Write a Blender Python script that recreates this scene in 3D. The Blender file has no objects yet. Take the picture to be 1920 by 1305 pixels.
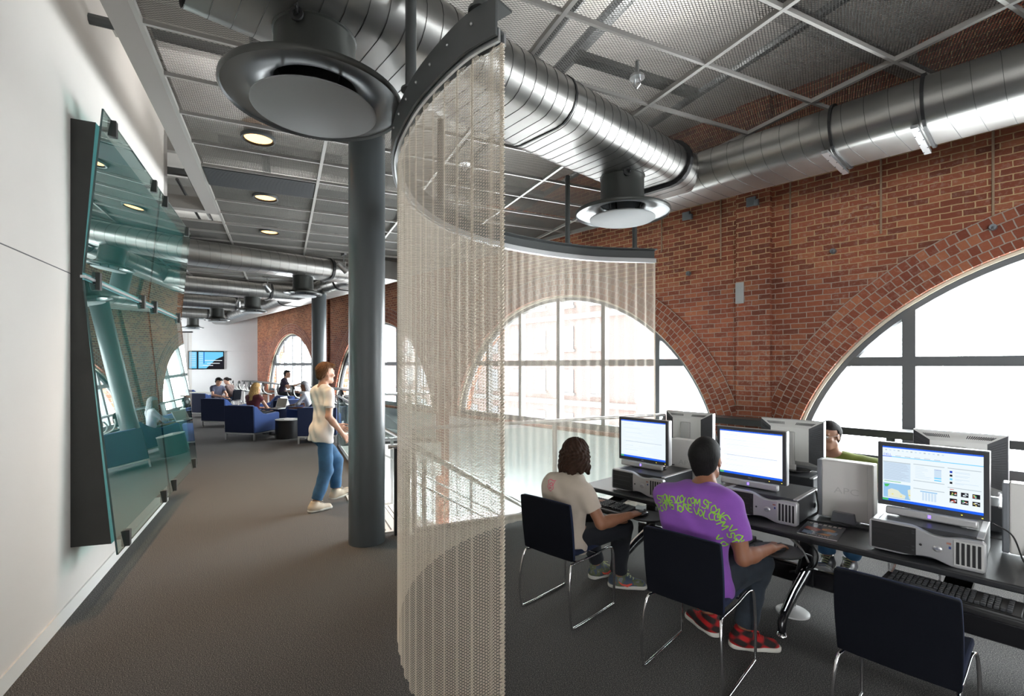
EXPOSURE = 0.12; SKY = 25.0; FILL = 30.
import bpy, bmesh, math, random
import numpy as np
from mathutils import Vector, Matrix, Euler
random.seed(7); RNG = np.random.default_rng(7)
SC = bpy.context.scene
COL = SC.collection
PI = math.pi
def R(d): return math.radians(d)
K = R(17.23)                      # the white wall and ceiling grid are turned by this against the brick wall
def RL(r, l): return (r*math.sin(K)-l*math.cos(K), r*math.cos(K)+l*math.sin(K))
def RL3(r, l, z): return RL(r, l)+(z,)

# ---------------------------------------------------------------- materials
MATS = {}
def newmat(name):
    m = bpy.data.materials.new(name); m.use_nodes = True
    nt = m.node_tree; nt.nodes.clear()
    out = nt.nodes.new('ShaderNodeOutputMaterial')
    MATS[name] = m
    return m, nt, out
def nd(nt, t, **kw):
    n = nt.nodes.new('ShaderNode'+t)
    for k, v in kw.items():
        if k.startswith('i_'):
            key = k[2:].replace('_', ' ')
            n.inputs[key].default_value = v
        else: setattr(n, k, v)
    return n
def c4(c): return (c[0], c[1], c[2], 1.0)
def pbr(name, col, rough=.6, metal=0., noise=0., nscale=30., bump=0., bscale=200., spec=.5, coat=0., emit=None, es=0., sheen=0.):
    m, nt, out = newmat(name)
    b = nd(nt, 'BsdfPrincipled')
    b.inputs['Base Color'].default_value = c4(col); b.inputs['Roughness'].default_value = rough
    b.inputs['Metallic'].default_value = metal; b.inputs['Specular IOR Level'].default_value = spec
    b.inputs['Coat Weight'].default_value = coat
    if sheen: b.inputs['Sheen Weight'].default_value = sheen
    if emit: b.inputs['Emission Color'].default_value = c4(emit); b.inputs['Emission Strength'].default_value = es
    if noise or bump:
        tc = nd(nt, 'TexCoord')
    if noise:
        n = nd(nt, 'TexNoise'); n.inputs['Scale'].default_value = nscale; n.inputs['Detail'].default_value = 5
        nt.links.new(tc.outputs['Object'], n.inputs['Vector'])
        r = nd(nt, 'ValToRGB'); r.color_ramp.elements[0].position = .3; r.color_ramp.elements[1].position = .7
        r.color_ramp.elements[0].color = c4([x*(1-noise) for x in col]); r.color_ramp.elements[1].color = c4([min(1, x*(1+noise)) for x in col])
        nt.links.new(n.outputs['Fac'], r.inputs['Fac']); nt.links.new(r.outputs['Color'], b.inputs['Base Color'])
    if bump:
        n2 = nd(nt, 'TexNoise'); n2.inputs['Scale'].default_value = bscale; n2.inputs['Detail'].default_value = 3
        nt.links.new(tc.outputs['Object'], n2.inputs['Vector'])
        bp = nd(nt, 'Bump'); bp.inputs['Strength'].default_value = bump; bp.inputs['Distance'].default_value = .01
        nt.links.new(n2.outputs['Fac'], bp.inputs['Height']); nt.links.new(bp.outputs['Normal'], b.inputs['Normal'])
    nt.links.new(b.outputs['BSDF'], out.inputs['Surface'])
    return m
def emis(name, col, s):
    m, nt, out = newmat(name); e = nd(nt, 'Emission'); e.inputs[0].default_value = c4(col); e.inputs[1].default_value = s
    nt.links.new(e.outputs[0], out.inputs['Surface']); return m
def glass(name, tint, refl=.12, rough=0.0, f0=0.04):
    """thin pane: tinted transmission plus a fresnel reflection (works from any side)"""
    m, nt, out = newmat(name)
    t = nd(nt, 'BsdfTransparent'); t.inputs[0].default_value = c4(tint)
    g = nd(nt, 'BsdfGlossy'); g.inputs['Roughness'].default_value = rough; g.inputs['Color'].default_value = (.9, 1, .97, 1)
    lw = nd(nt, 'LayerWeight'); lw.inputs['Blend'].default_value = .35
    mp = nd(nt, 'MapRange'); mp.inputs['To Min'].default_value = f0; mp.inputs['To Max'].default_value = f0+refl
    nt.links.new(lw.outputs['Fresnel'], mp.inputs['Value'])
    mx = nd(nt, 'MixShader'); nt.links.new(mp.outputs['Result'], mx.inputs['Fac'])
    nt.links.new(t.outputs[0], mx.inputs[1]); nt.links.new(g.outputs[0], mx.inputs[2]); nt.links.new(mx.outputs[0], out.inputs['Surface'])
    return m

pbr('plaster', (.70, .665, .63), .75, noise=.015, nscale=3)
pbr('plaster_cool', (.84, .845, .845), .8, noise=.02, nscale=2)
pbr('white_paint', (.78, .77, .74), .6)
pbr('soffit', (.28, .26, .245), .8)
pbr('deck', (.60, .59, .56), .85, noise=.12, nscale=1.5)
pbr('deck_beam', (.34, .33, .31), .8)
pbr('concrete', (.45, .46, .46), .8, noise=.06, nscale=5)
pbr('lower_floor', (.62, .66, .66), .5, noise=.04, nscale=2)
pbr('tee', (.36, .345, .325), .5, .3)
pbr('strand', (.10, .098, .092), .45, .4)
pbr('grille_dark', (.035, .036, .04), .6)
pbr('duct_seam', (.10, .10, .10), .5, .7)
pbr('dark_paint', (.055, .058, .056), .55)
pbr('funnel', (.040, .043, .040), .4, .3)
pbr('funnel_in', (.22, .23, .235), .30, .8)
pbr('disc', (.26, .27, .275), .55)
pbr('column_paint', (.070, .080, .086), .36, spec=.6)
pbr('chrome', (.78, .78, .80), .10, 1.)
pbr('steel', (.55, .56, .57), .3, 1.)
pbr('alu', (.62, .63, .64), .35, .9)
pbr('rail_paint', (.085, .09, .092), .42, .4)
pbr('black', (.012, .012, .013), .5)
pbr('black_gloss', (.012, .012, .014), .18)
pbr('black_fabric', (.005, .006, .010), .95, bump=.25, bscale=500, spec=.15)
pbr('blue_trim', (.010, .019, .055), .85, bump=.2, bscale=500)
pbr('blue_fabric', (.022, .06, .21), .9, bump=.2, bscale=300, sheen=.15)
pbr('blue_shaded', (.012, .022, .07), .9, bump=.2, bscale=300)
pbr('desk_top', (.022, .023, .026), .32, spec=.5)
pbr('desk_edge', (.014, .014, .016), .45)
pbr('grey_plastic', (.50, .50, .49), .45)
pbr('silver', (.52, .52, .53), .35, .55)
pbr('ups_body', (.68, .665, .635), .5)
pbr('ups_front', (.17, .18, .20), .45)
pbr('monitor_back', (.78, .78, .76), .45)
pbr('monitor_dark', (.035, .037, .042), .55)
pbr('monitor_side', (.03, .032, .038), .5)
pbr('tower_case', (.025, .027, .032), .4)
pbr('emboss', (.54, .53, .505), .5)
pbr('frame_dark', (.05, .052, .052), .45, .3)
pbr('window_frame', (.13, .135, .14), .5, .2)
pbr('frame_light', (.62, .56, .44), .6)
pbr('cabinet', (.030, .031, .029), .6, noise=.1, nscale=6)
pbr('backing', (.065, .22, .225), .5)
pbr('beige_metal', (.45, .44, .42), .4, .5)
pbr('carpet_plain', (.05, .05, .05), .95)
pbr('stone_white', (.72, .73, .72), .5)
pbr('slot', (.12, .12, .12), .6)
pbr('ball_chain', (.68, .60, .50), .35, .45)
pbr('chase', (.36, .25, .17), .9)
pbr('plate', (.25, .27, .29), .5, .6)
glass('pane', (.93, .96, .95), .25, 0, .03)
glass('rail_glass', (.90, .955, .945), .30, 0, .05)
glass('teal_glass', (.66, .90, .87), .62, 0.0, .16)
pbr('teal_edge', (.01, .05, .05), .1, spec=.8)
emis('lamp_warm', (1.0, .50, .17), 4.5)
emis('screen_white', (.80, .88, .92), 1.0)
emis('screen_white_b', (.84, .88, 1.0), 1.12)
emis('screen_pale', (.62, .76, .90), .95)
emis('screen_line', (.50, .58, .72), .9)
emis('screen_grey', (.52, .60, .66), .9)
emis('screen_blue', (.02, .13, .85), 1.0)
emis('screen_navy', (.01, .05, .5), .9)
emis('screen_green', (.10, .62, .18), .8)
emis('screen_map', (.36, .62, .90), .9)
emis('screen_land', (.82, .85, .70), .9)
emis('screen_yellow', (.90, .78, .25), .9)
emis('screen_dark', (.03, .03, .04), .6)
emis('screen_red', (.75, .12, .08), .8)
emis('screen_cyan', (.16, .56, .85), 1.1)
emis('led_blue', (.20, .12, 1.0), 3.)
emis('led_yellow', (.9, .8, .1), 2.)

def carpet():
    m, nt, out = newmat('carpet')
    tc = nd(nt, 'TexCoord'); b = nd(nt, 'BsdfPrincipled'); b.inputs['Roughness'].default_value = .95; b.inputs['Specular IOR Level'].default_value = .25
    n = nd(nt, 'TexNoise'); n.inputs['Scale'].default_value = 190; n.inputs['Detail'].default_value = 3; n.inputs['Roughness'].default_value = .75
    r = nd(nt, 'ValToRGB'); e = r.color_ramp.elements
    e[0].position = .36; e[0].color = (.030, .028, .027, 1); e[1].position = .66; e[1].color = (.34, .315, .295, 1)
    e2 = r.color_ramp.elements.new(.52); e2.color = (.086, .086, .088, 1)
    nt.links.new(tc.outputs['Object'], n.inputs['Vector']); nt.links.new(n.outputs['Fac'], r.inputs['Fac']); nt.links.new(r.outputs['Color'], b.inputs['Base Color'])
    bp = nd(nt, 'Bump'); bp.inputs['Strength'].default_value = .12; bp.inputs['Distance'].default_value = .002
    nt.links.new(n.outputs['Fac'], bp.inputs['Height']); nt.links.new(bp.outputs['Normal'], b.inputs['Normal'])
    nt.links.new(b.outputs[0], out.inputs[0])
carpet()

def brick(name, bw, bh, mortar, off=.5, repoint=True, hue=0.):
    m, nt, out = newmat(name); L = nt.links.new
    uv = nd(nt, 'UVMap'); b = nd(nt, 'BsdfPrincipled'); b.inputs['Roughness'].default_value = .85; b.inputs['Specular IOR Level'].default_value = .25
    nz0 = nd(nt, 'TexNoise'); nz0.inputs['Scale'].default_value = 9; nz0.inputs['Detail'].default_value = 3
    L(uv.outputs[0], nz0.inputs['Vector'])
    mxv = nd(nt, 'VectorMath', operation='MULTIPLY_ADD'); mxv.inputs[1].default_value = (.016, .016, 0); L(nz0.outputs['Color'], mxv.inputs[0]); L(uv.outputs[0], mxv.inputs[2])
    bt = nd(nt, 'TexBrick'); bt.offset = off; bt.offset_frequency = 2; bt.squash = 1.
    bt.inputs['Scale'].default_value = 1.; bt.inputs['Brick Width'].default_value = bw; bt.inputs['Row Height'].default_value = bh
    bt.inputs['Mortar Size'].default_value = mortar; bt.inputs['Mortar Smooth'].default_value = .25; bt.inputs['Bias'].default_value = 0
    bt.inputs['Color1'].default_value = (0, 0, 0, 1); bt.inputs['Color2'].default_value = (1, 1, 1, 1); bt.inputs['Mortar'].default_value = (.5, .5, .5, 1)
    L(mxv.outputs[0], bt.inputs['Vector'])
    ramp = nd(nt, 'ValToRGB'); e = ramp.color_ramp.elements
    e[0].position = 0; e[0].color = (.190+hue, .058, .036, 1); e[1].position = 1; e[1].color = (.40, .145, .075, 1)
    k = e.new(.35); k.color = (.265, .078, .044, 1); k = e.new(.7); k.color = (.33, .102, .056, 1)
    L(bt.outputs['Color'], ramp.inputs['Fac'])
    # wear and efflorescence
    n1 = nd(nt, 'TexNoise'); n1.inputs['Scale'].default_value = 22; n1.inputs['Detail'].default_value = 6; n1.inputs['Roughness'].default_value = .7
    L(uv.outputs[0], n1.inputs['Vector'])
    r1 = nd(nt, 'ValToRGB'); r1.color_ramp.elements[0].position = .50; r1.color_ramp.elements[1].position = .72
    L(n1.outputs['Fac'], r1.inputs['Fac'])
    n2 = nd(nt, 'TexNoise'); n2.inputs['Scale'].default_value = 1.1; n2.inputs['Detail'].default_value = 3
    L(uv.outputs[0], n2.inputs['Vector'])
    r2 = nd(nt, 'ValToRGB'); r2.color_ramp.elements[0].position = .42; r2.color_ramp.elements[1].position = .68; r2.color_ramp.elements[0].color = (.12, .12, .12, 1)
    L(n2.outputs['Fac'], r2.inputs['Fac'])
    mul = nd(nt, 'Math', operation='MULTIPLY'); L(r1.outputs['Color'], mul.inputs[0]); L(r2.outputs['Color'], mul.inputs[1])
    m2 = nd(nt, 'Math', operation='MULTIPLY'); m2.inputs[1].default_value = .62; L(mul.outputs[0], m2.inputs[0])
    mixw = nd(nt, 'Mix', data_type='RGBA'); L(m2.outputs[0], mixw.inputs['Factor']); L(ramp.outputs['Color'], mixw.inputs['A']); mixw.inputs['B'].default_value = (.60, .49, .41, 1)
    # large scale tone change
    n3 = nd(nt, 'TexNoise'); n3.inputs['Scale'].default_value = .8; n3.inputs['Detail'].default_value = 5
    L(uv.outputs[0], n3.inputs['Vector'])
    mp3 = nd(nt, 'MapRange'); mp3.inputs['From Min'].default_value = .3; mp3.inputs['From Max'].default_value = .7; mp3.inputs['To Min'].default_value = .72; mp3.inputs['To Max'].default_value = 1.25
    L(n3.outputs['Fac'], mp3.inputs['Value'])
    tone = nd(nt, 'Mix', data_type='RGBA', blend_type='MULTIPLY'); tone.inputs['Factor'].default_value = 1.
    L(mixw.outputs['Result'], tone.inputs['A']); L(mp3.outputs['Result'], tone.inputs['B'])
    # mortar: old grey below, tan repointing above
    sep = nd(nt, 'SeparateXYZ'); L(uv.outputs[0], sep.inputs[0])
    add = nd(nt, 'Math', operation='MULTIPLY_ADD'); L(n2.outputs['Fac'], add.inputs[0]); add.inputs[1].default_value = 1.2; L(sep.outputs['Y'], add.inputs[2])
    mpz = nd(nt, 'MapRange'); mpz.inputs['From Min'].default_value = 3.25; mpz.inputs['From Max'].default_value = 3.6
    L(add.outputs[0], mpz.inputs['Value'])
    mm = nd(nt, 'Mix', data_type='RGBA'); mm.inputs['A'].default_value = (.42, .34, .285, 1); mm.inputs['B'].default_value = (.58, .41, .225, 1) if repoint else (.42, .34, .285, 1)
    L(mpz.outputs['Result'], mm.inputs['Factor'])
    fin = nd(nt, 'Mix', data_type='RGBA'); L(bt.outputs['Fac'], fin.inputs['Factor']); L(tone.outputs['Result'], fin.inputs['A']); L(mm.outputs['Result'], fin.inputs['B'])
    L(fin.outputs['Result'], b.inputs['Base Color'])
    bp = nd(nt, 'Bump', invert=True); bp.inputs['Strength'].default_value = .8; bp.inputs['Distance'].default_value = .012
    hh = nd(nt, 'Math', operation='MULTIPLY_ADD'); L(n1.outputs['Fac'], hh.inputs[0]); hh.inputs[1].default_value = .5; L(bt.outputs['Fac'], hh.inputs[2])
    L(hh.outputs[0], bp.inputs['Height']); L(bp.outputs['Normal'], b.inputs['Normal'])
    L(b.outputs[0], out.inputs[0])
brick('brick', .165, .0615, .0052)
brick('brick_arch', .078, .0925, .0055, repoint=False, hue=.02)

def duct_mat():
    m, nt, out = newmat('duct'); L = nt.links.new
    b = nd(nt, 'BsdfPrincipled'); b.inputs['Metallic'].default_value = .92; b.inputs['Roughness'].default_value = .30
    tc = nd(nt, 'TexCoord'); n = nd(nt, 'TexNoise'); n.inputs['Scale'].default_value = 2.5; n.inputs['Detail'].default_value = 4
    L(tc.outputs['Object'], n.inputs['Vector'])
    r = nd(nt, 'ValToRGB'); r.color_ramp.elements[0].color = (.27, .268, .258, 1); r.color_ramp.elements[1].color = (.37, .36, .345, 1)
    L(n.outputs['Fac'], r.inputs['Fac']); L(r.outputs['Color'], b.inputs['Base Color'])
    mp = nd(nt, 'MapRange'); mp.inputs['To Min'].default_value = .26; mp.inputs['To Max'].default_value = .40
    L(n.outputs['Fac'], mp.inputs['Value']); L(mp.outputs['Result'], b.inputs['Roughness'])
    L(b.outputs[0], out.inputs[0])
duct_mat()

# ---------------------------------------------------------------- mesh builder
def basis(d):
    d = Vector(d).normalized()
    a = Vector((0, 0, 1)) if abs(d.z) < .95 else Vector((1, 0, 0))
    s = d.cross(a).normalized(); return d, s, s.cross(d).normalized()
class MB:
    def __init__(self): self.v = []; self.f = []; self.m = []; self.uv = {}
    def add(self, vs, fs, mi=0, uvs=None):
        o = len(self.v); self.v.extend([tuple(p) for p in vs])
        for k, f in enumerate(fs):
            if uvs is not None: self.uv[len(self.f)] = uvs[k]
            self.f.append(tuple(i+o for i in f)); self.m.append(mi)
        return self
    def box(self, c, s, mi=0, rz=0., M=None):
        x, y, z = s[0]/2, s[1]/2, s[2]/2
        P = [Vector((a*x, b*y, d*z)) for d in (-1, 1) for b in (-1, 1) for a in (-1, 1)]
        M = M or Matrix.Rotation(rz, 3, 'Z')
        c = Vector(c); P = [c+M@p for p in P]
        return self.add(P, [(0, 2, 3, 1), (4, 5, 7, 6), (0, 1, 5, 4), (2, 6, 7, 3), (0, 4, 6, 2), (1, 3, 7, 5)], mi)
    def bar(self, a, b, w, h, mi=0, up=(0, 0, 1)):
        a, b = Vector(a), Vector(b); d = (b-a); Ln = d.length; d.normalize(); up = Vector(up)
        s = d.cross(up).normalized(); u = s.cross(d)
        M = Matrix((s, d, u)).transposed()
        return self.box((a+b)/2, (w, Ln, h), mi, M=M)
    def prism(self, poly, a, b, mi=0, axis='z', caps=True):
        """poly: 2D outline (ccw); extruded between a and b along axis"""
        n = len(poly)
        def P(p, t): return {'z': (p[0], p[1], t), 'y': (p[0], t, p[1]), 'x': (t, p[0], p[1])}[axis]
        vs = [P(p, a) for p in poly]+[P(p, b) for p in poly]
        fs = [(i, (i+1) % n, n+(i+1) % n, n+i) for i in range(n)]
        if caps: fs += [tuple(range(n))[::-1], tuple(range(n, 2*n))]
        return self.add(vs, fs, mi)
    def tube(self, pts, r, n=8, mi=0, closed=False, caps=True, flat=1.):
        pts = [Vector(p) for p in pts]; N = len(pts); rs = r if isinstance(r, (list, tuple)) else [r]*N
        T = []
        for i in range(N):
            if closed: t = pts[(i+1) % N]-pts[i-1]
            else: t = pts[min(i+1, N-1)]-pts[max(i-1, 0)]
            T.append(t.normalized())
        d, s, u = basis(T[0]); vs = []
        for i in range(N):
            s = (s-T[i]*s.dot(T[i])).normalized(); u = s.cross(T[i])
            for k in range(n):
                a = 2*PI*k/n; vs.append(pts[i]+(s*math.cos(a)+u*math.sin(a)*flat)*rs[i])
        fs = []
        for i in range(N if closed else N-1):
            j = (i+1) % N
            for k in range(n): fs.append((i*n+k, j*n+k, j*n+(k+1) % n, i*n+(k+1) % n))
        if caps and not closed: fs += [tuple(range(n)), tuple(range((N-1)*n, N*n))[::-1]]
        return self.add(vs, fs, mi)
    def lathe(self, prof, n=32, c=(0, 0, 0), mi=0, M=None, a0=0, a1=2*PI):
        full = abs(a1-a0-2*PI) < 1e-6; cols = n if full else n+1
        vs = []; c = Vector(c)
        for k in range(cols):
            a = a0+(a1-a0)*k/n
            for (r, z) in prof:
                p = Vector((r*math.cos(a), r*math.sin(a), z)); vs.append(c+(M@p if M else p))
        m = len(prof); fs = []
        for k in range(n):
            j = (k+1) % cols
            for i in range(m-1): fs.append((k*m+i, j*m+i, j*m+i+1, k*m+i+1))
        return self.add(vs, fs, mi)
    def ell(self, c, r, n=16, m=10, mi=0, M=None):
        prof = [(math.sin(PI*i/m), -math.cos(PI*i/m)) for i in range(m+1)]
        S = Matrix.Diagonal(Vector(r)); return self.lathe(prof, n, c, mi, (M@S) if M else S)
    def sheet(self, grid, mi=0, thick=0.):
        """grid[i][j] of points -> surface (closed slab when thick)"""
        G = [[Vector(p) for p in row] for row in grid]; a, b = len(G), len(G[0])
        vs = [p for row in G for p in row]
        fs = [(i*b+j, (i+1)*b+j, (i+1)*b+j+1, i*b+j+1) for i in range(a-1) for j in range(b-1)]
        if not thick: return self.add(vs, fs, mi)
        nv = []
        for i in range(a):
            for j in range(b):
                du = G[min(i+1, a-1)][j]-G[max(i-1, 0)][j]; dv = G[i][min(j+1, b-1)]-G[i][max(j-1, 0)]
                nv.append(G[i][j]-du.cross(dv).normalized()*thick)
        o = a*b; fs2 = [tuple(x+o for x in f[::-1]) for f in fs]
        rim = [i*b for i in range(a)]+[(a-1)*b+j for j in range(1, b)]+[i*b+b-1 for i in range(a-2, -1, -1)]+[j for j in range(b-2, 0, -1)]
        sd = [(rim[k], rim[(k+1) % len(rim)], rim[(k+1) % len(rim)]+o, rim[k]+o)[::-1] for k in range(len(rim))]
        return self.add(vs+nv, fs+fs2+sd, mi)
    def build(self, name, mats, parent=None, loc=None, rotz=0., bevel=0., seg=2, smooth=35., fix=False):
        me = bpy.data.meshes.new(name); me.from_pydata(self.v, [], self.f)
        if isinstance(mats, str): mats = [mats]
        for x in mats: me.materials.append(MATS[x])
        if max(self.m, default=0): me.polygons.foreach_set('material_index', self.m)
        if self.uv:
            lay = me.uv_layers.new(name='UVMap')
            for p in me.polygons:
                if p.index in self.uv:
                    for li, q in zip(p.loop_indices, self.uv[p.index]): lay.data[li].uv = q
        if fix:
            bm = bmesh.new(); bm.from_mesh(me); bmesh.ops.recalc_face_normals(bm, faces=bm.faces); bm.to_mesh(me); bm.free()
        me.update()
        if smooth:
            me.polygons.foreach_set('use_smooth', [True]*len(me.polygons)); me.set_sharp_from_angle(angle=R(smooth))
        o = bpy.data.objects.new(name, me); COL.objects.link(o)
        if parent: o.parent = parent
        if loc: o.location = loc
        if rotz: o.rotation_euler = (0, 0, rotz)
        if bevel:
            b = o.modifiers.new('edge', 'BEVEL'); b.width = bevel; b.segments = seg; b.limit_method = 'ANGLE'; b.angle_limit = R(40)
        return o
def tag(o, label=None, cat=None, group=None, kind=None):
    if label: o['label'] = label
    if cat: o['category'] = cat
    if group: o['group'] = group
    if kind: o['kind'] = kind
    return o
def thing(name, label, cat, loc=(0, 0, 0), rotz=0., group=None):
    o = bpy.data.objects.new(name, None); COL.objects.link(o); o.location = loc; o.rotation_euler = (0, 0, rotz); o.empty_display_size = .1
    return tag(o, label, cat, group)
def dup(root, loc, rotz, label=None, group=None):
    r = root.copy(); COL.objects.link(r); r.location = loc; r.rotation_euler = (0, 0, rotz)
    if label: r['label'] = label
    if group: r['group'] = group
    for ch in list(root.children):
        c = ch.copy(); COL.objects.link(c); c.parent = r
        for g in list(ch.children):
            d = g.copy(); COL.objects.link(d); d.parent = c
    return r
def struct(mb, name, mats, label, **kw):
    o = mb.build(name, mats, **kw); return tag(o, label, None, None, 'structure')
def catmull(P, n=8, closed=False):
    P = [Vector(p) for p in P]; out = []; N = len(P)
    for i in range(N if closed else N-1):
        if closed: p0, p1, p2, p3 = P[i-1], P[i], P[(i+1) % N], P[(i+2) % N]
        else:
            p1, p2 = P[i], P[i+1]; p0 = P[i-1] if i else p1*2-p2; p3 = P[i+2] if i+2 < N else p2*2-p1
        for k in range(n):
            t = k/n; out.append(.5*((2*p1)+(p2-p0)*t+(2*p0-5*p1+4*p2-p3)*t*t+(3*p1-p0-3*p2+p3)*t**3))
    if not closed: out.append(P[-1])
    return out
_TXT = {}
def text_mesh(s, size=1., extrude=0., align='CENTER'):
    """letters of the built-in font as (vertices, faces)"""
    key = (s, align)
    if key not in _TXT:
        cu = bpy.data.curves.new('t', 'FONT'); cu.body = s; cu.align_x = align; cu.align_y = 'CENTER'; cu.size = 1.; cu.resolution_u = 3
        ob = bpy.data.objects.new('t', cu); COL.objects.link(ob)
        dg = bpy.context.evaluated_depsgraph_get(); me = bpy.data.meshes.new_from_object(ob.evaluated_get(dg))
        _TXT[key] = ([tuple(v.co) for v in me.vertices], [tuple(p.vertices) for p in me.polygons])
        bpy.data.objects.remove(ob); bpy.data.curves.remove(cu); bpy.data.meshes.remove(me)
    V, F = _TXT[key]
    return [(x*size, y*size, 0) for x, y, z in V], F
def write(mb, s, size, M, mi=0, align='CENTER', sx=1.):
    V, F = text_mesh(s, size, align=align); mb.add([M@Vector((x*sx, y, 0)) for x, y, z in V], F, mi); return mb
def frame_xz(origin, flip=False):
    """text plane: x right, z up, facing -y (or +y when flip)"""
    c = Vector(origin)
    M = Matrix(((1, 0, 0), (0, 0, -1), (0, 1, 0))).to_4x4()
    if flip: M = Matrix(((-1, 0, 0), (0, 0, 1), (0, 1, 0))).to_4x4()
    return Matrix.Translation(c)@M
# ================================================================ camera, light, world
cam = bpy.data.cameras.new('camera'); co = bpy.data.objects.new('camera', cam); COL.objects.link(co)
co.location = (0, 0, 1.72); co.rotation_euler = (R(90), 0, R(47.5))
cam.sensor_width = 36; cam.sensor_fit = 'HORIZONTAL'; cam.lens = 36*910/1920; cam.shift_y = (685-652.5)/1920; cam.clip_end = 300; cam.clip_start = .05
SC.camera = co
SC.view_settings.view_transform = 'Standard'; SC.view_settings.look = 'None'; SC.view_settings.gamma = 1; SC.view_settings.use_curve_mapping = False
SC.view_settings.exposure = EXPOSURE
cy = SC.cycles
cy.use_denoising = True; cy.denoiser = 'OPENIMAGEDENOISE'; cy.denoising_input_passes = 'RGB_ALBEDO_NORMAL'
cy.max_bounces = 8; cy.diffuse_bounces = 5; cy.glossy_bounces = 5; cy.transmission_bounces = 4; cy.transparent_max_bounces = 24
cy.sample_clamp_indirect = 6; cy.caustics_reflective = False; cy.caustics_refractive = False; cy.use_adaptive_sampling = True; cy.adaptive_threshold = .03
W = bpy.data.worlds.new('sky'); SC.world = W; W.use_nodes = True
bg = W.node_tree.nodes['Background']; bg.inputs[0].default_value = (.935, .97, 1.0, 1); bg.inputs[1].default_value = SKY

# ================================================================ setting
D = 6.25; AW, AH, Z0, SILL = 2.94, 2.73, .2, .66
WIN = [(7.45, 2.94), (.89, 2.94), (-5.73, 2.94), (-12.35, 2.85), (-19.35, 2.9)]
def arch_pts(c, a, b, n=48):
    w = math.asin((SILL-Z0)/b); return [(c+a*math.cos(t), Z0+b*math.sin(t)) for t in [w+(PI-2*w)*i/n for i in range(n+1)]]
XL, XR = -24.2, 11.5; ZB, ZT = -4.0, 4.95
def quv(p): return [(q[0], q[2]) for q in p]
wb = MB()
edges = [XR]
def wq(x0, z0, x1, z1, z1b=None, z0b=None):
    p = [(x0, D, z0), (x0, D, z1), (x1, D, z1b if z1b is not None else z1), (x1, D, z0b if z0b is not None else z0)]
    wb.add(p, [(0, 1, 2, 3)], 0, [quv(p)])
xs = XR
for c, a in WIN:
    P = arch_pts(c, a, AH)
    wq(xs, ZB, P[0][0], ZT); xs = P[-1][0]
    for p, q in zip(P[:-1], P[1:]):
        wq(p[0], p[1], q[0], ZT, ZT, q[1])
        wb.add([(p[0], D, p[1]), (q[0], D, q[1]), (q[0], D+.38, q[1]), (p[0], D+.38, p[1])], [(0, 1, 2, 3)], 0, [[(0, p[0]), (0, q[0]), (.38, q[0]), (.38, p[0])]])
    wq(P[0][0], ZB, P[-1][0], SILL)
    wb.add([(P[0][0], D, SILL), (P[0][0], D+.38, SILL), (P[-1][0], D+.38, SILL), (P[-1][0], D, SILL)], [(0, 1, 2, 3)], 0, [[(0, 0), (0, .38), (5, .38), (5, 0)]])
wq(xs, ZB, XL, ZT)
# pilasters between the arches
for x0, x1 in ((-2.59, -2.19), (-9.25, -8.85), (-15.95, -15.55), (4.0, 4.4)):
    for p in ([(x0, D-.07, ZB), (x0, D-.07, ZT), (x1, D-.07, ZT), (x1, D-.07, ZB)], ):
        wb.add(p, [(3, 2, 1, 0)], 0, [quv([p[3], p[2], p[1], p[0]])])
        for xx in (x0, x1):
            q = [(xx, D-.07, ZB), (xx, D-.07, ZT), (xx, D, ZT), (xx, D, ZB)]; wb.add(q, [(0, 1, 2, 3)], 0, [[(t[1], t[2]) for t in q]])
struct(wb, 'wall_right', 'brick', 'old red brick wall with large arched windows', smooth=0)
ap = MB(); ap.box((-5.95, D-.012, (ZB+.60)/2), (6.2, .03, .60-ZB)); ap.box((-12.4, D-.012, (ZB+.60)/2), (6.0, .03, .60-ZB))
struct(ap, 'trim_8', 'plaster_cool', 'pale plastered apron below the far arched windows', smooth=0)
# rings of header bricks around each arch
for i, (c, a) in enumerate(WIN):
    rb = MB(); n = 60; w = math.asin((SILL-Z0)/AH)
    for k in range(n):
        t0, t1 = w+(PI-2*w)*k/n, w+(PI-2*w)*(k+1)/n
        def E(t, g, y): return (c+(a+g)*math.cos(t), y, Z0+(AH+g)*math.sin(t))
        g = .37; y = D-.012
        rb.add([E(t0, 0, y), E(t0, g, y), E(t1, g, y), E(t1, 0, y)], [(0, 1, 2, 3)], 0, [[(t0*3.0, 0), (t0*3.0, g), (t1*3.0, g), (t1*3.0, 0)]])
        rb.add([E(t0, g, y), E(t0, g, D+.01), E(t1, g, D+.01), E(t1, g, y)], [(0, 1, 2, 3)], 0, [[(t0*3, g), (t0*3, g+.02), (t1*3, g+.02), (t1*3, g)]])
        rb.add([E(t0, 0, D+.37), E(t0, 0, y), E(t1, 0, y), E(t1, 0, D+.37)], [(0, 1, 2, 3)], 0, [[(t0*3, .1), (t0*3, .5), (t1*3, .5), (t1*3, .1)]])
    struct(rb, 'trim_%d' % (i+1), 'brick_arch', 'ring of header bricks around an arched window', smooth=0)
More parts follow.
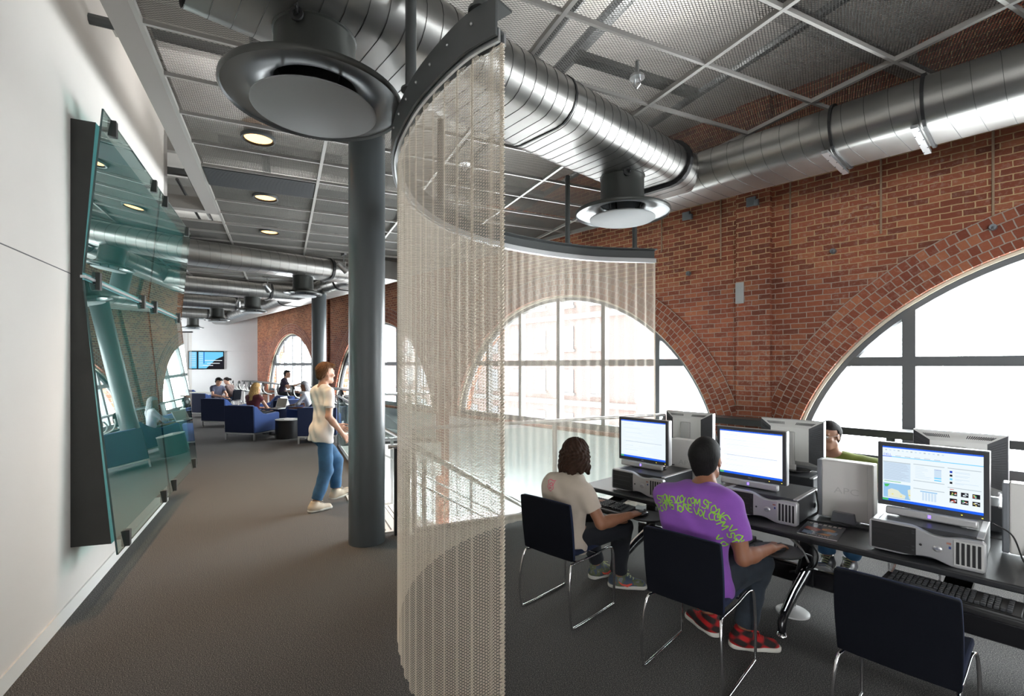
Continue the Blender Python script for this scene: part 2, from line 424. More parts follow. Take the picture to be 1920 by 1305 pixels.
# windows: frame with mullions, panes of glass
for i, (c, a) in enumerate(WIN):
    fr = MB(); yF = D+.15
    P = arch_pts(c, a-.04, AH-.04, 56)
    fr.tube([(p[0], yF, p[1]) for p in P]+[(P[0][0], yF, SILL)], .065, 8)
    Pi = arch_pts(c, a-.10, AH-.10, 56)
    fr.tube([(p[0], yF-.085, p[1]) for p in arch_pts(c, a-.012, AH-.012, 56)], .026, 6, 1)
    fr.box((c, yF, SILL+.05), (2*a-.3, .12, .10))
    step = 1.81 if i == 1 else .95
    ks = (-1, 0, 1) if i == 1 else (-2, -1, 0, 1, 2)
    for k in ks:
        x = c+k*step+(.0 if i == 1 else .02*k)
        top = Z0+(AH-.04)*math.sqrt(max(.01, 1-((x-c)/(a-.04))**2))
        fr.box((x, yF, (SILL+top)/2), (.11 if i == 1 else .075, .11, top-SILL))
    for z, th in ((1.76, .10), ):
        hw = (a-.04)*math.sqrt(1-((z-Z0)/(AH-.04))**2); fr.box((c, yF+.002, z), (2*hw-.02, .105, th))
    w = struct(fr, 'window_%d' % (i+1), ['window_frame', 'frame_light'], 'arched window with dark steel mullions', fix=True)
    pn = MB(); Q = [(p[0], yF+.02, p[1]) for p in P]; pn.add(Q, [tuple(range(len(Q)))])
    pn.build('pane', 'pane', w, smooth=0)
    if i < 5:
        la = bpy.data.lights.new('window_portal', 'AREA'); la.shape = 'RECTANGLE'; la.size = 2*a; la.size_y = 2.35; la.cycles.is_portal = True
        lo = bpy.data.objects.new('window_portal', la); COL.objects.link(lo); lo.location = (c, D+.36, SILL+1.17); lo.rotation_euler = (R(-90), 0, 0)

# floor with the stair opening
A_, B_, C_, D_ = RL(1.1, 4.9), (-3.2, 6.25), (-9.05, 6.25), RL(1.1, 10.9)
r_near, l_near, l_far = 1.1, 4.9, 10.9
N1 = RL(-8, -14); N2 = RL(-8, 4.9); N3 = RL(-8, 10.9); N4 = RL(-8, 25.5)
nearY = (12., 6.25); nearB = (12., N1[1])
fl = MB()
F3 = lambda p: (p[0], p[1], 0)
fl.add([F3(N1), F3(nearB), F3(nearY), F3(B_), F3(A_), F3(N2)], [(0, 1, 2, 3, 4, 5)])
fl.add([F3(N2), F3(A_), F3(D_), F3(N3)], [(0, 1, 2, 3)])
fl.add([F3(N3), F3(D_), F3(C_), (-25.5, 6.25, 0), F3(N4)], [(0, 1, 2, 3, 4)])
struct(fl, 'floor', 'carpet', 'dark grey speckled carpet floor', smooth=0)
# edge of the opening: painted fascia, metal nosing, lower storey floor
fa = MB(); ring = [A_, B_, C_, D_]
for p, q in ((A_, B_), (C_, D_), (RL(1.1, 6.75), D_)):
    fa.add([(p[0], p[1], -.002), (q[0], q[1], -.002), (q[0], q[1], -.75), (p[0], p[1], -.75)], [(0, 1, 2, 3)])
struct(fa, 'trim_6', 'white_paint', 'white fascia around the stair opening', smooth=0)
lf = MB(); lf.box((-6, 2, -4.05), (40, 20, .1)); struct(lf, 'floor_lower', 'lower_floor', 'pale floor of the storey below the stair opening', smooth=0)

# white wall on the left, corner, far wall, rear walls
def wall_line(mb, a, b, z0, z1, t, side=1):
    a, b = Vector((a[0], a[1], 0)), Vector((b[0], b[1], 0)); d = (b-a).normalized(); n = Vector((-d.y, d.x, 0))*side*t
    vs = [a+Vector((0, 0, z0)), b+Vector((0, 0, z0)), b+n+Vector((0, 0, z0)), a+n+Vector((0, 0, z0))]
    vs += [v+Vector((0, 0, z1-z0)) for v in vs]
    mb.add(vs, [(3, 2, 1, 0), (4, 5, 6, 7), (0, 1, 5, 4), (1, 2, 6, 5), (2, 3, 7, 6), (3, 0, 4, 7)])
RW = -1.33; LEND = 7.45
wl = MB()
wall_line(wl, RL(RW-.003, -2.2), RL(RW-.003, LEND), 0, ZT, .25, 1)
struct(wl, 'wall_left', 'slot', 'core of the white panel wall', smooth=0, fix=True)
wp = MB()
for l0, l1 in ((-2.2, 1.4), (1.4, LEND)):
    for z0, z1 in ((.0, 2.352), (2.36, ZT)):
        wall_line(wp, RL(RW, l0+.003), RL(RW, l1-.003), z0, z1, .02, 1)
wp_o = struct(wp, 'wall_left_panels', 'plaster', 'large white wall panels with a fine shadow joint', smooth=0, fix=True)
la = bpy.data.lights.new('bay_portal', 'AREA'); la.shape = 'RECTANGLE'; la.size = 2.3; la.size_y = 2.1; la.cycles.is_portal = True
lo = bpy.data.objects.new('bay_portal', la); COL.objects.link(lo); lo.location = RL3(-7.85, 21.6, 2.0); 
lo.rotation_euler = Vector((math.sin(K), math.cos(K), 0)).to_track_quat('-Z', 'Y').to_euler()
bb = MB(); wall_line(bb, RL(RW+.012, -2.2), RL(RW+.012, LEND), 0, .10, .02, 1)
struct(bb, 'baseboard_left', 'white_paint', 'white baseboard of the left wall', smooth=0, fix=True)
w2 = MB(); wall_line(w2, RL(RW, LEND), RL(-7.9, LEND), 0, ZT, .2, 1); wall_line(w2, RL(-7.9, LEND), RL(-7.9, 20.4), 0, ZT, .2, -1); wall_line(w2, RL(-7.9, 22.8), RL(-7.9, 24.6), 0, ZT, .2, -1); wall_line(w2, RL(-7.9, 20.4), RL(-7.9, 22.8), 0, .9, .2, -1); wall_line(w2, RL(-7.9, 20.4), RL(-7.9, 22.8), 3.1, ZT, .2, -1)  # unseen opening added in this wall to brighten the far end
struct(w2, 'wall_far_left', 'plaster', 'white wall of the far lounge bay', smooth=0, fix=True)
w3 = MB(); wall_line(w3, RL(-8.2, 24.4), RL(-.75, 24.4), 0, 2.33, .2, 1); wall_line(w3, RL(-8.2, 24.4), RL(-.75, 24.4), 2.345, ZT, .2, 1); wall_line(w3, RL(-8.2, 24.45), RL(-.75, 24.45), 0, ZT, .2, 1)
struct(w3, 'wall_far', 'plaster_cool', 'white end wall carrying the television', smooth=0, fix=True)
w4 = MB()
w4.box((XR+.1, -1, ZT/2), (.2, 15, ZT)); w4.box((5, -7.6, .15), (14, .2, .3)); w4.box((5, -7.6, 3.95), (14, .2, 2.0)); w4.box((0, -7.6, 2.4), (5, .2, 4.8))
for x in (-2, 1.5, 5, 8.5, 11.5): w4.box((x, -7.6, 2.4), (1.1, .25, 4.8))  # openings between these piers are added out of view to bring in light
struct(w4, 'wall_near', 'plaster', 'white wall behind the camera, with added openings that let in light', smooth=0)
for nm, loc, rot, sx in (('near_portal', (7.0, -7.45, 1.62), (R(90), 0, 0), 9.2), ):
    la = bpy.data.lights.new(nm, 'AREA'); la.shape = 'RECTANGLE'; la.size = sx; la.size_y = 2.66; la.cycles.is_portal = True
    lo = bpy.data.objects.new(nm, la); COL.objects.link(lo); lo.location = loc; lo.rotation_euler = rot
FI_ = R(90)-K
# plenum deck with beams and conduits
dk = MB(); dk.box((-6, 0, ZT+.1), (40, 16, .2)); struct(dk, 'ceiling_deck', 'deck', 'painted structural deck above the mesh ceiling', smooth=0)
bm_ = MB()
for l in np.arange(-2.5, 25, 2.6):
    a, b = RL(-8, l), RL(7.2 if l < 9 else 4.5, l); bm_.bar((a[0], a[1], ZT-.17), (b[0], b[1], ZT-.17), .10, .34)
struct(bm_, 'ceiling_beams', 'deck_beam', 'joists above the mesh ceiling', smooth=0)
pp = MB()
for r, z, rad in ((1.0, 4.42, .045), (1.9, 4.3, .03), (2.35, 4.5, .06), (3.5, 4.25, .035), (-.2, 4.4, .05), (-1.15, 4.3, .03), (-1.25, 4.15, .02)):
    a, b = RL(r, -2 if r > -1 else 7.6), RL(r, 22); pp.tube([(a[0], a[1], z), (b[0], b[1], z)], rad, 8)
for l, z, rad in ((2.2, 4.18, .03), (4.7, 4.35, .04), (7.6, 4.25, .05), (10.3, 4.3, .04), (1.1, 4.5, .09)):
    a, b = RL(-3, l), RL(5.5, l); pp.tube([(a[0], a[1], z), (b[0], b[1], z)], rad, 8)
for l in (.4, 3.1, 5.8, 8.4, 11.2, 14.2, 17.4, 20.6):
    for r in ((.0, 2.6) if l < 9 else (-1.5, 1.0)):
        p = RL(r, l); pp.bar(RL3(r-.6, l, 4.05), RL3(r+.6, l, 4.05), .09, .05)  # dark trough invented as a housing for the fill lamp
        la = bpy.data.lights.new('plenum_fill', 'AREA'); la.shape = 'RECTANGLE'; la.size = 1.15; la.size_y = .08; la.energy = FILL; la.color = (1, .98, .95)  # area lamp added above the mesh to brighten the plenum
        lo = bpy.data.objects.new('plenum_fill', la); COL.objects.link(lo); lo.location = (p[0], p[1], 4.085); lo.rotation_euler = (PI, 0, FI_)
tag(pp.build('pipework', 'rail_paint'), 'thin pipes, conduits and added fill lamp troughs above the mesh ceiling', 'pipes', kind='structure')

# mesh ceiling: tee grid and expanded metal sheets
CZ = 3.91
R0, RP, L0, LP = -.82, 1.197, 3.80, .607
ceil = bpy.data.objects.new('ceiling', None); COL.objects.link(ceil); tag(ceil, 'suspended ceiling of expanded metal mesh in a light tee grid', None, None, 'structure')
tg = MB()
def rmax(l):   # where a line of constant l meets the edge beside the brick wall
    return (6.12-l*math.sin(K))/math.cos(K)
def lmin_for(r): return -1.5
for k in range(-6, 7):
    r = R0+RP*k; l0, l1 = -1.6, 24.3
    if k <= 0 and r < RW+.2 or k == 0: l0 = 8.12 if k < 0 else -6.
    if k < 0: l0 = 8.12
    l1 = min(l1, (6.12-r*math.cos(K))/math.sin(K))
    if l1 <= l0: continue
    a, b = RL(r, l0), RL(r, l1); tg.bar((a[0], a[1], CZ), (b[0], b[1], CZ), .03, .035)
for j in range(-9, 34):
    l = L0+LP*j; ra = R0 if l < 8.1 else -7.9; rb = min(6.3, rmax(l))
    if rb <= ra: continue
    a, b = RL(ra, l), RL(rb, l); tg.bar((a[0], a[1], CZ), (b[0], b[1], CZ), .022, .03)
pr = [RL(rmax(-1.6), -1.6), RL(rmax(24), 24)]
tg.bar((pr[0][0], pr[0][1], CZ), (pr[1][0], pr[1][1], CZ), .05, .06)
tg.build('tee_grid', 'tee', ceil, smooth=0)
def mesh_sheet_data(name, w, h, pw, ph, sw, st):
    """zigzag strands touching at their peaks, each strand a tilted flat bar"""
    nx = int(round(w/pw)); ny = int(round(h/(ph/2))); a = ph/4*.86
    X = np.linspace(0, w, 2*nx+1); V = []; F = []
    ca, sa = math.cos(R(38)), math.sin(R(38))
    sec = [(-sw/2, -st/2), (sw/2, -st/2), (sw/2, st/2), (-sw/2, st/2)]
    sec = [(p*ca-q*sa, p*sa+q*ca) for p, q in sec]
    n = len(X); k = np.arange(n)
    for j in range(ny):
        y0 = (j+.5)*ph/2; zz = y0+a*np.where((k+j) % 2 == 0, 1, -1)
        o = len(V)
        for dy, dz in sec: V.extend(zip(X, zz+dy, np.full(n, dz)))
        for s in range(4):
            s2 = (s+1) % 4
            F.extend((o+s*n+i, o+s2*n+i, o+s2*n+i+1, o+s*n+i+1) for i in range(n-1))
    me = bpy.data.meshes.new(name); me.from_pydata(V, [], F); me.materials.append(MATS['strand']); me.update(); return me
SHEET = {}
SHEET['fine'] = mesh_sheet_data('mesh_sheet', RP-.02, LP*4-.02, .034, .021, .0072, .0018)
SHEET['coarse'] = mesh_sheet_data('mesh_sheet_far', RP-.02, LP*4-.02, .05, .04, .011, .003)
nsh = 0
for j in range(-2, 9):
    for k in range(-6, 6):
        l = L0+LP*4*j; r = R0+RP*k
        if k < 0 and l < 8.0: continue
        if r > rmax(l)-.25 or l > 24: continue
        me = SHEET['fine' if l < 9 else 'coarse']
        o = bpy.data.objects.new('mesh_sheet', me); COL.objects.link(o); o.parent = ceil
        # sheet axes: x along +r, y along +l
        ex = Vector((math.sin(K), math.cos(K), 0)); ey = Vector((-math.cos(K), math.sin(K), 0))
        p = RL(r+.01, l+.01)
        M = Matrix((ex, ey, Vector((0, 0, 1)))).transposed().to_4x4(); M.translation = Vector((p[0], p[1], CZ+.022))
        o.matrix_local = M; nsh += 1
# soffit strip beside the open slot at the left wall
sf = MB()
a0, a1, b1, b0 = RL(-.835, -6), RL(-.835, 8.12), RL(-.985, 8.12), RL(-.985, -6)
sf.prism([a0, a1, b1, b0], CZ-.02, CZ+.16)
a0, a1, b1, b0 = RL(-.835, 8.0), RL(-.835, 8.14), RL(-7.9, 8.14), RL(-7.9, 8.0); sf.prism([a0, a1, b1, b0], CZ-.018, CZ+.16)
struct(sf, 'trim_7', 'soffit', 'pale soffit strip along the mesh ceiling edge', smooth=0, fix=True)
dg = MB()
for q in range(28):
    l = L0+LP*4+.02+q*.0205; a, b = RL(R0+.03, l), RL(R0+RP-.03, l); dg.bar((a[0], a[1], CZ-.012), (b[0], b[1], CZ-.012), .012, .03)
a0, a1, b1, b0 = RL(R0+.02, L0+LP*4+.01), RL(R0+RP-.02, L0+LP*4+.01), RL(R0+RP-.02, L0+LP*5-.01), RL(R0+.02, L0+LP*5-.01)
dg.prism([a0, a1, b1, b0], CZ+.005, CZ+.015)
tag(dg.build('ceiling_grille', 'grille_dark', smooth=0, fix=True), 'dark linear grille panel set in the mesh ceiling', 'grille')
# house outside, seen washed out through the second window
hb = MB(); hb.box((-45.5, 40, 4), (44, 8, 24))
for ix in range(11):
    for iz in range(5):
        x = -64.5+ix*3.7; z = -4+iz*4.2; hb.box((x, 35.98, z), (1.5, .2, 2.2), 1); hb.box((x, 35.9, z-1.25), (2.0, .4, .25), 2)
for z in (-1.9, 6.4): hb.box((-45.5, 35.9, z), (44, .4, .5), 2)
pbr('far_brick', (.080, .052, .047), .9, noise=.08, nscale=.5); pbr('far_glass', (.048, .052, .06), .3); pbr('far_sill', (.075, .072, .07), .8)
tag(hb.build('building', ['far_brick', 'far_glass', 'far_sill'], smooth=0), 'washed-out red brick building across the street, seen through the arched window', 'building')
# ================================================================ columns, ducts, diffusers
for i, (x, y, r) in enumerate(((-4.461, 2.162, .172), (-12.1, 4.60, .172))):
    m = MB(); m.lathe([(r+.0, 0), (r, .01), (r, CZ+.9 if i == 0 else 3.475)], 48)
    struct(m, 'column_%d' % (i+1), 'column_paint', 'round blue grey painted steel column '+('beside the mesh curtain' if i == 0 else 'near the far lounge'), loc=(x, y, 0), smooth=60)

def stadium(w, h, n=10):
    r = h/2; P = []
    for s, a0 in ((1, -90), (-1, 90)):
        for k in range(n+1):
            a = R(a0+180*k/n); P.append((s*(w/2-r)+r*math.cos(a), r*math.sin(a)))
    return P
DW, DH, DZ = .76, .37, 3.665
def duct(name, label, a, b, pitch, cap_a=False, cap_b=False, collars=(), straps=(), group=None, seam_r=.0022):
    """flat oval spiral duct from a to b (xy)"""
    a, b = Vector((a[0], a[1], 0)), Vector((b[0], b[1], 0)); d = b-a; Ln = d.length; d.normalize(); ang = math.atan2(d.y, d.x)
    t = thing(name, label, 'duct', (a.x, a.y, DZ), ang, group)
    S = stadium(DW, DH); n = len(S); m = MB()
    ts = np.linspace(0, Ln, max(2, int(Ln/1.0)+1))
    vs = [(x, p[0], p[1]) for x in ts for p in S]
    fs = [(i*n+k, i*n+(k+1) % n, (i+1)*n+(k+1) % n, (i+1)*n+k) for i in range(len(ts)-1) for k in range(n)]
    m.add(vs, fs)
    if cap_a: m.add([(0, p[0], p[1]) for p in S], [tuple(range(n))])
    if cap_b: m.add([(Ln, p[0], p[1]) for p in S], [tuple(range(n))[::-1]])
    if not cap_a:   # inner lining seen at an open end
        m.add([(0, p[0], p[1]) for p in S]+[(.6, p[0]*.96, p[1]*.92) for p in S], [(k, (k+1) % n, n+(k+1) % n, n+k) for k in range(n)], 1)
    m.build('duct_body', ['duct', 'duct_seam'], t, smooth=60)
    s = MB(); turns = int(Ln/pitch); P = []
    per = [0]
    for k in range(n): per.append(per[-1]+math.dist(S[k], S[(k+1) % n]))
    for q in range(turns):
        for k in range(n): P.append((pitch*(q+per[k]/per[-1]), S[k][0]*1.002, S[k][1]*1.004))
    s.tube(P, seam_r, 4); s.build('spiral_seam', 'duct_seam', t, smooth=60)
    for x, th, w in collars:
        c = MB(); So, Si = stadium(DW+2*th, DH+2*th), stadium(DW, DH)
        for (p0, p1, q0, q1) in [(So[k], So[(k+1) % n], Si[k], Si[(k+1) % n]) for k in range(n)]:
            c.add([(x, p0[0], p0[1]), (x, p1[0], p1[1]), (x+w, p1[0], p1[1]), (x+w, p0[0], p0[1])], [(0, 1, 2, 3)])
            for xx in (x, x+w): c.add([(xx, p0[0], p0[1]), (xx, p1[0], p1[1]), (xx, q1[0], q1[1]), (xx, q0[0], q0[1])], [(0, 1, 2, 3)])
        c.build('collar', 'black', t, smooth=50, fix=True)
    for x in straps:
        c = MB(); c.box((x, 0, -DH/2-.015), (.045, DW-.12, .025)); 
        for q in range(6): c.box((x-.018 if q % 2 else x+.018, -DW/2+.12+q*.10, -DH/2-.0285), (.008, .008, .004), 1)
        c.build('strap', ['alu', 'black'], t)
    return t
duct('air_duct', 'long flat oval metal air duct running along the brick wall above the desks', (7.5, 4.885), (-3.2, 4.885), .15, cap_b=True, collars=[(8.64, .022, .02), (8.07, .022, .02), (6.6, .022, .02)], straps=(8.70, 8.13), group='ducts along the brick wall')
duct('air_duct', 'crosswise flat oval duct over the mesh curtain, nearest of the metal ducts', (-2.62, .42), (-2.62, 4.66), .105, collars=[(3.86, .035, .05), (2.25, .007, .014)], group='crosswise ducts')
duct('air_duct', 'far flat oval metal duct along the brick wall over the lounge', (-9.0, 4.885), (-23.9, 4.885), .3, cap_a=True, collars=[(2.0, .02, .03), (6.0, .02, .03)], group='ducts along the brick wall')
for i, (x, lab) in enumerate(((-9.9, 'crosswise flat oval duct nearest of those over the far lounge'), (-13.87, 'crosswise flat oval duct over the lounge, second behind the tall column'),
                              (-17.4, 'crosswise flat oval duct over the lounge, third behind the tall column'), (-21.6, 'crosswise flat oval duct closest to the end wall'))):
    duct('air_duct', lab, (x, -1.2), (x, 4.66), .16, cap_a=True, collars=[(5.1, .03, .05), (2.5, .03, .04)], group='crosswise ducts')

def funnel(x, y, rim, neck, lab, full=True):
    t = thing('air_diffuser', lab, 'air diffuser', (x, y, 3.13), 0, 'round air diffusers hanging from the ducts')
    m = MB(); m.lathe([(neck, .40), (neck, .385), (neck+.008, .38), (neck+.008, .345), (neck, .34), (neck, .10)], 40); m.build('neck', 'funnel', t, smooth=40)
    b = MB(); prof = []
    for k in range(13):
        a = PI/2*k/12; prof.append((neck+(rim-neck)*(1-math.cos(a)), .105-.088*math.sin(a)))
    out = [(r, z+.012) for r, z in prof]
    b.lathe([(neck, .14)]+out+[(rim+.012, .03), (rim+.014, .012), (rim+.004, .0)], 64, mi=0)
    b.lathe([(rim+.004, .0)]+prof[::-1]+[(neck-.01, .30)], 64, mi=1)
    b.build('bell', ['funnel', 'funnel_in'], t, smooth=50)
    d = MB(); rd = rim*.71
    d.lathe([(0, -.045), (rd-.01, -.045), (rd, -.04), (rd, -.034), (rd-.02, -.025), (0, -.015)], 56); d.build('disc', 'disc', t, smooth=40)
    i_ = MB()
    for k in range(3):
        a = 2*PI*k/3+.4; i_.bar((neck*.7*math.cos(a), neck*.7*math.sin(a), -.03), (neck*.98*math.cos(a), neck*.98*math.sin(a), .2), .012, .012)
    i_.lathe([(neck-.012, .31), (0, .31)], 24)
    i_.build('hanger', 'black', t)
    if full:
        h = MB(); hx, hy = (neck+.03)*math.cos(R(-40)), (neck+.03)*math.sin(R(-40))
        Mz = Matrix.Rotation(R(-40), 3, 'Z')@Matrix.Rotation(R(90), 3, 'Y')
        h.lathe([(.018, 0), (.034, 0), (.034, .012), (.018, .012), (.018, 0)], 20, (hx-.02, hy, .32), M=Mz)
        h.tube([(hx-.01, hy, .32), (hx+.035, hy-.025, .325)], .006, 6); h.tube([(hx+.02, hy-.012, .30), (hx+.02, hy-.012, .42)], .005, 6)
        h.build('damper_handle', 'black', t, smooth=40)
    return t
funnel(-2.64, .985, .445, .205, 'large dark round air diffuser hanging overhead left of the mesh curtain')
funnel(-2.66, 3.84, .425, .20, 'round air diffuser with bright lit disc hanging near the brick wall')
for x, y, lab in ((-9.9, 3.45, 'air diffuser hanging beside the tall column at the lounge'), (-13.87, 3.55, 'air diffuser over the lounge, second from the tall column'),
                  (-17.4, 3.45, 'air diffuser over the lounge, third from the tall column'), (-21.6, 3.49, 'air diffuser nearest the end wall with the television')):
    funnel(x, y, .345, .19, lab, False)

# ceiling lamps and small fittings
for i, (r, l, lab) in enumerate(((-.215, 5.30, 'warm recessed ceiling lamp nearest the big diffuser'), (-.205, 7.12, 'warm recessed ceiling lamp, second of the row'), (-.20, 8.93, 'warm recessed ceiling lamp, farthest of the row'))):
    p = RL(r, l); t = thing('downlight', lab, 'ceiling lamp', (p[0], p[1], CZ), 0, 'recessed ceiling lamps')
    m = MB(); m.lathe([(.135, -.012), (.15, -.012), (.155, 0), (.155, .02), (.135, .02), (.118, .10)], 32); m.build('trim_ring', 'rail_paint', t, smooth=40)
    m = MB(); m.lathe([(0, .008), (.122, .008)], 32); m.build('lens', 'lamp_warm', t, smooth=0)
    m = MB()
    for k in range(14):
        a = 2*PI*k/14; m.bar((.15*math.cos(a), .15*math.sin(a), .02), (.15*math.cos(a), .15*math.sin(a), .13), .012, .012)
    m.lathe([(.15, .13), (.14, .15), (0, .15)], 24); m.build('housing', 'tee', t, smooth=0)
    la = bpy.data.lights.new('downlight_beam', 'SPOT'); la.energy = 220; la.color = (1, .66, .38); la.spot_size = R(95); la.spot_blend = .8; la.shadow_soft_size = .1
    lo = bpy.data.objects.new('downlight_beam', la); COL.objects.link(lo); lo.location = (p[0], p[1], CZ-.03)
for x, y, lab in ((-4.05, 3.05, 'small sprinkler head under the mesh ceiling, seen through the curtain'), (-1.99, 3.06, 'small dark sprinkler head in the mesh ceiling above the near duct')):
    t = thing('sprinkler', lab, 'sprinkler', (x, y, CZ-.10), 0, 'sprinkler heads')
    m = MB(); m.lathe([(.0, .02), (.05, .02), (.055, .0), (.02, -.005), (0, -.005)], 20); m.build('plate', 'alu', t, smooth=40)
    m = MB(); m.tube([(0, 0, .02), (0, 0, .13)], .014, 8); m.tube([(-.02, 0, 0), (-.025, 0, -.05), (0, 0, -.07), (.025, 0, -.05), (.02, 0, 0)], .006, 6); m.build('head', 'steel', t)
for i, (x, y, lab) in enumerate(((-9.23, 3.99, 'spotlight head clamped by the first lounge duct'), (-12.93, 3.65, 'spotlight head under the second lounge duct'), (-16.77, 3.9, 'spotlight head under the third lounge duct'))):
    t = thing('spotlight', lab, 'spotlight', (x, y, 3.62), R(40*i), 'spotlight heads over the lounge')
    m = MB(); m.box((0, 0, .27), (.16, .05, .04)); m.tube([(0, 0, .26), (0, 0, .12)], .012, 8); m.tube([(-.08, 0, .12), (-.08, 0, 0), (.08, 0, 0), (.08, 0, .12), (-.08, 0, .12)], .008, 6); m.build('bracket', 'steel', t)
    m = MB(); Mx = Matrix.Rotation(R(55), 3, 'X'); m.lathe([(0, .14), (.05, .14), (.06, .06), (.075, -.08), (.07, -.08), (0, -.02)], 20, M=Mx); m.build('lamp_head', 'steel', t, smooth=40)

# ================================================================ curved track and mesh curtain
CP = [(-1.398, 1.230), (-1.55, 1.209), (-1.75, 1.222), (-1.99, 1.258), (-2.2, 1.312), (-2.43, 1.388), (-2.70, 1.512), (-3.02, 1.722), (-3.29, 1.97), (-3.49, 2.24), (-3.64, 2.52), (-3.755, 2.86), (-3.815, 3.2), (-3.825, 3.6), (-3.74, 4.13), (-3.55, 4.65), (-3.15, 5.236)]
CUR = [Vector((p.x, p.y, 0)) for p in catmull([(x, y, 0) for x, y in CP], 12)]
def path_at(cur):
    d = [0]
    for a, b in zip(cur[:-1], cur[1:]): d.append(d[-1]+(b-a).length)
    arr = np.array([(p.x, p.y) for p in cur]); d = np.array(d)
    def f(s):
        s = np.asarray(s); x = np.interp(s, d, arr[:, 0]); y = np.interp(s, d, arr[:, 1])
        e = .02; tx = np.interp(s+e, d, arr[:, 0])-np.interp(s-e, d, arr[:, 0]); ty = np.interp(s+e, d, arr[:, 1])-np.interp(s-e, d, arr[:, 1])
        n = np.hypot(tx, ty)+1e-9; return x, y, tx/n, ty/n
    return f, d[-1]
trk = thing('curtain_track', 'curved steel curtain track hung from the ceiling on rods', 'curtain track', (CP[8][0], CP[8][1], 2.97))
o0 = Vector((CP[8][0], CP[8][1], 2.97))
def ribbon(name, mat, off, w, z0, z1, ins=0.):
    m = MB(); n = len(CUR); G = []
    f, Ln = path_at(CUR); S = np.linspace(ins, Ln-ins, 150); x, y, tx, ty = f(S)
    # outward side is (-ty,tx) turned away from the desks
    nx, ny = ty, -tx
    sec = [(off, z0), (off+w, z0), (off+w, z1), (off, z1)]
    vs = [(x[i]+nx[i]*a-o0.x, y[i]+ny[i]*a-o0.y, z-o0.z) for i in range(150) for a, z in sec]
    fs = [(i*4+k, i*4+(k+1) % 4, i*4+4+(k+1) % 4, i*4+4+k) for i in range(149) for k in range(4)]+[(0, 1, 2, 3), (599, 598, 597, 596)]
    m.add(vs, fs); return m.build(name, mat, trk, smooth=30, fix=True)
side = -1
ribbon('fascia', 'rail_paint', -.040, .012, 2.97, 3.105)
ribbon('top_flange', 'rail_paint', -.04, .10, 3.105, 3.115)
ribbon('channel', 'alu', -.022, .012, 2.955, 3.0); ribbon('channel', 'alu', .012, .012, 2.955, 3.0); ribbon('channel_web', 'steel', -.022, .046, 3.0, 3.006)
f_, L_ = path_at(CUR)
for x, y in ((-1.50, 1.205), (-2.17, 1.29), (-3.69, 4.25), (-3.30, 5.02), (-3.60, 2.44)):
    m = MB(); m.tube([(x-o0.x, y-o0.y, .14), (x-o0.x, y-o0.y, .93)], .028, 14); m.lathe([(0, .145), (.05, .145), (.05, .155), (0, .155)], 16, (x-o0.x, y-o0.y, 0)); m.build('hanger_rod', 'rail_paint', trk, smooth=40)
bt = MB()
for s in np.arange(.12, L_, .16):
    x, y, tx, ty = f_(s); c = Vector((x-ty*.046+0*tx, y+tx*.046, 3.06)); c = Vector((x+ty*-.042, y-tx*-.042, 3.06))-o0
    bt.ell(c, (.007, .007, .007), 8, 5)
tag(bt.build('bolt', 'steel', trk, smooth=40), kind='stuff')

def hair(name, strands, rad, mat, parent=None, loc=(0, 0, 0)):
    """many thin wires as one curves object; strands: list of (n,3) arrays"""
    cu = bpy.data.hair_curves.new(name); cu.add_curves([len(s) for s in strands])
    P = np.concatenate(strands).astype(np.float32)-np.array(loc, dtype=np.float32)
    cu.attributes['position'].data.foreach_set('vector', P.ravel())
    ra = cu.attributes.get('radius') or cu.attributes.new('radius', 'FLOAT', 'POINT')
    rr = np.concatenate([np.full(len(s), rad[i] if hasattr(rad, '__len__') else rad, dtype=np.float32) for i, s in enumerate(strands)])
    ra.data.foreach_set('value', rr)
    cu.materials.append(MATS[mat]); o = bpy.data.objects.new(name, cu); COL.objects.link(o); o.location = loc
    if parent: o.parent = parent
    return o
def coil_curtain(cur, z0, z1, fold, amp, space, half, zz, rad, mat, name, loc, edge=True):
    f, Ln = path_at(cur)
    s = np.linspace(0, Ln, int(Ln*400)); ph = 2*PI*s/fold+1.1*np.sin(s*3.1)
    mod = (.55+.45*np.sin(s*2.3+1.))*np.interp(s, [0, 3.2, 4.6, 20], [.45, .5, 1.1, 1.1]) if Ln > 3 else .8
    off = amp*mod*np.sin(ph); x, y, tx, ty = f(s)
    px, py = x-ty*off, y+tx*off
    cum = np.concatenate([[0], np.cumsum(np.hypot(np.diff(px), np.diff(py)))])
    q = np.arange(0, cum[-1], space); X = np.interp(q, cum, px); Y = np.interp(q, cum, py)
    dx = np.gradient(X); dy = np.gradient(Y); n = np.hypot(dx, dy); dx /= n; dy /= n
    nz = int((z1-z0)/half); z = z1-half*np.arange(nz); st = []
    for i in range(len(q)):
        sg = np.where((np.arange(nz)+i) % 2 == 0, 1., -1.)
        w = zz
        st.append(np.stack([X[i]+dx[i]*sg*w-dy[i]*.003*np.roll(sg, 1)*0, Y[i]+dy[i]*sg*w, z-(.004*(i % 3))], 1))
    rr = [rad]*len(st)
    if edge:
        for e in (0, len(q)-1):
            for k in range(4):
                zz_ = z1-.005*np.arange(int((z1-z0)/.005)); a = zz_*420+k*1.6
                st.append(np.stack([X[e]+.008*np.cos(a)+.004*(k-1.5)*dx[e], Y[e]+.008*np.sin(a), zz_], 1)); rr.append(rad*1.25)
    o = hair(name, st, rr, mat, None, loc); return o
SC.cycles_curves.shape = 'RIBBONS'
cc = coil_curtain(CUR, .03, 2.955, .115, .024, .0112, .0062, .0075, .00112, 'ball_chain', 'mesh_curtain', (CP[8][0], CP[8][1], .03))
tag(cc, 'tall see-through metal coil curtain hanging in a curve beside the desks', 'curtain')
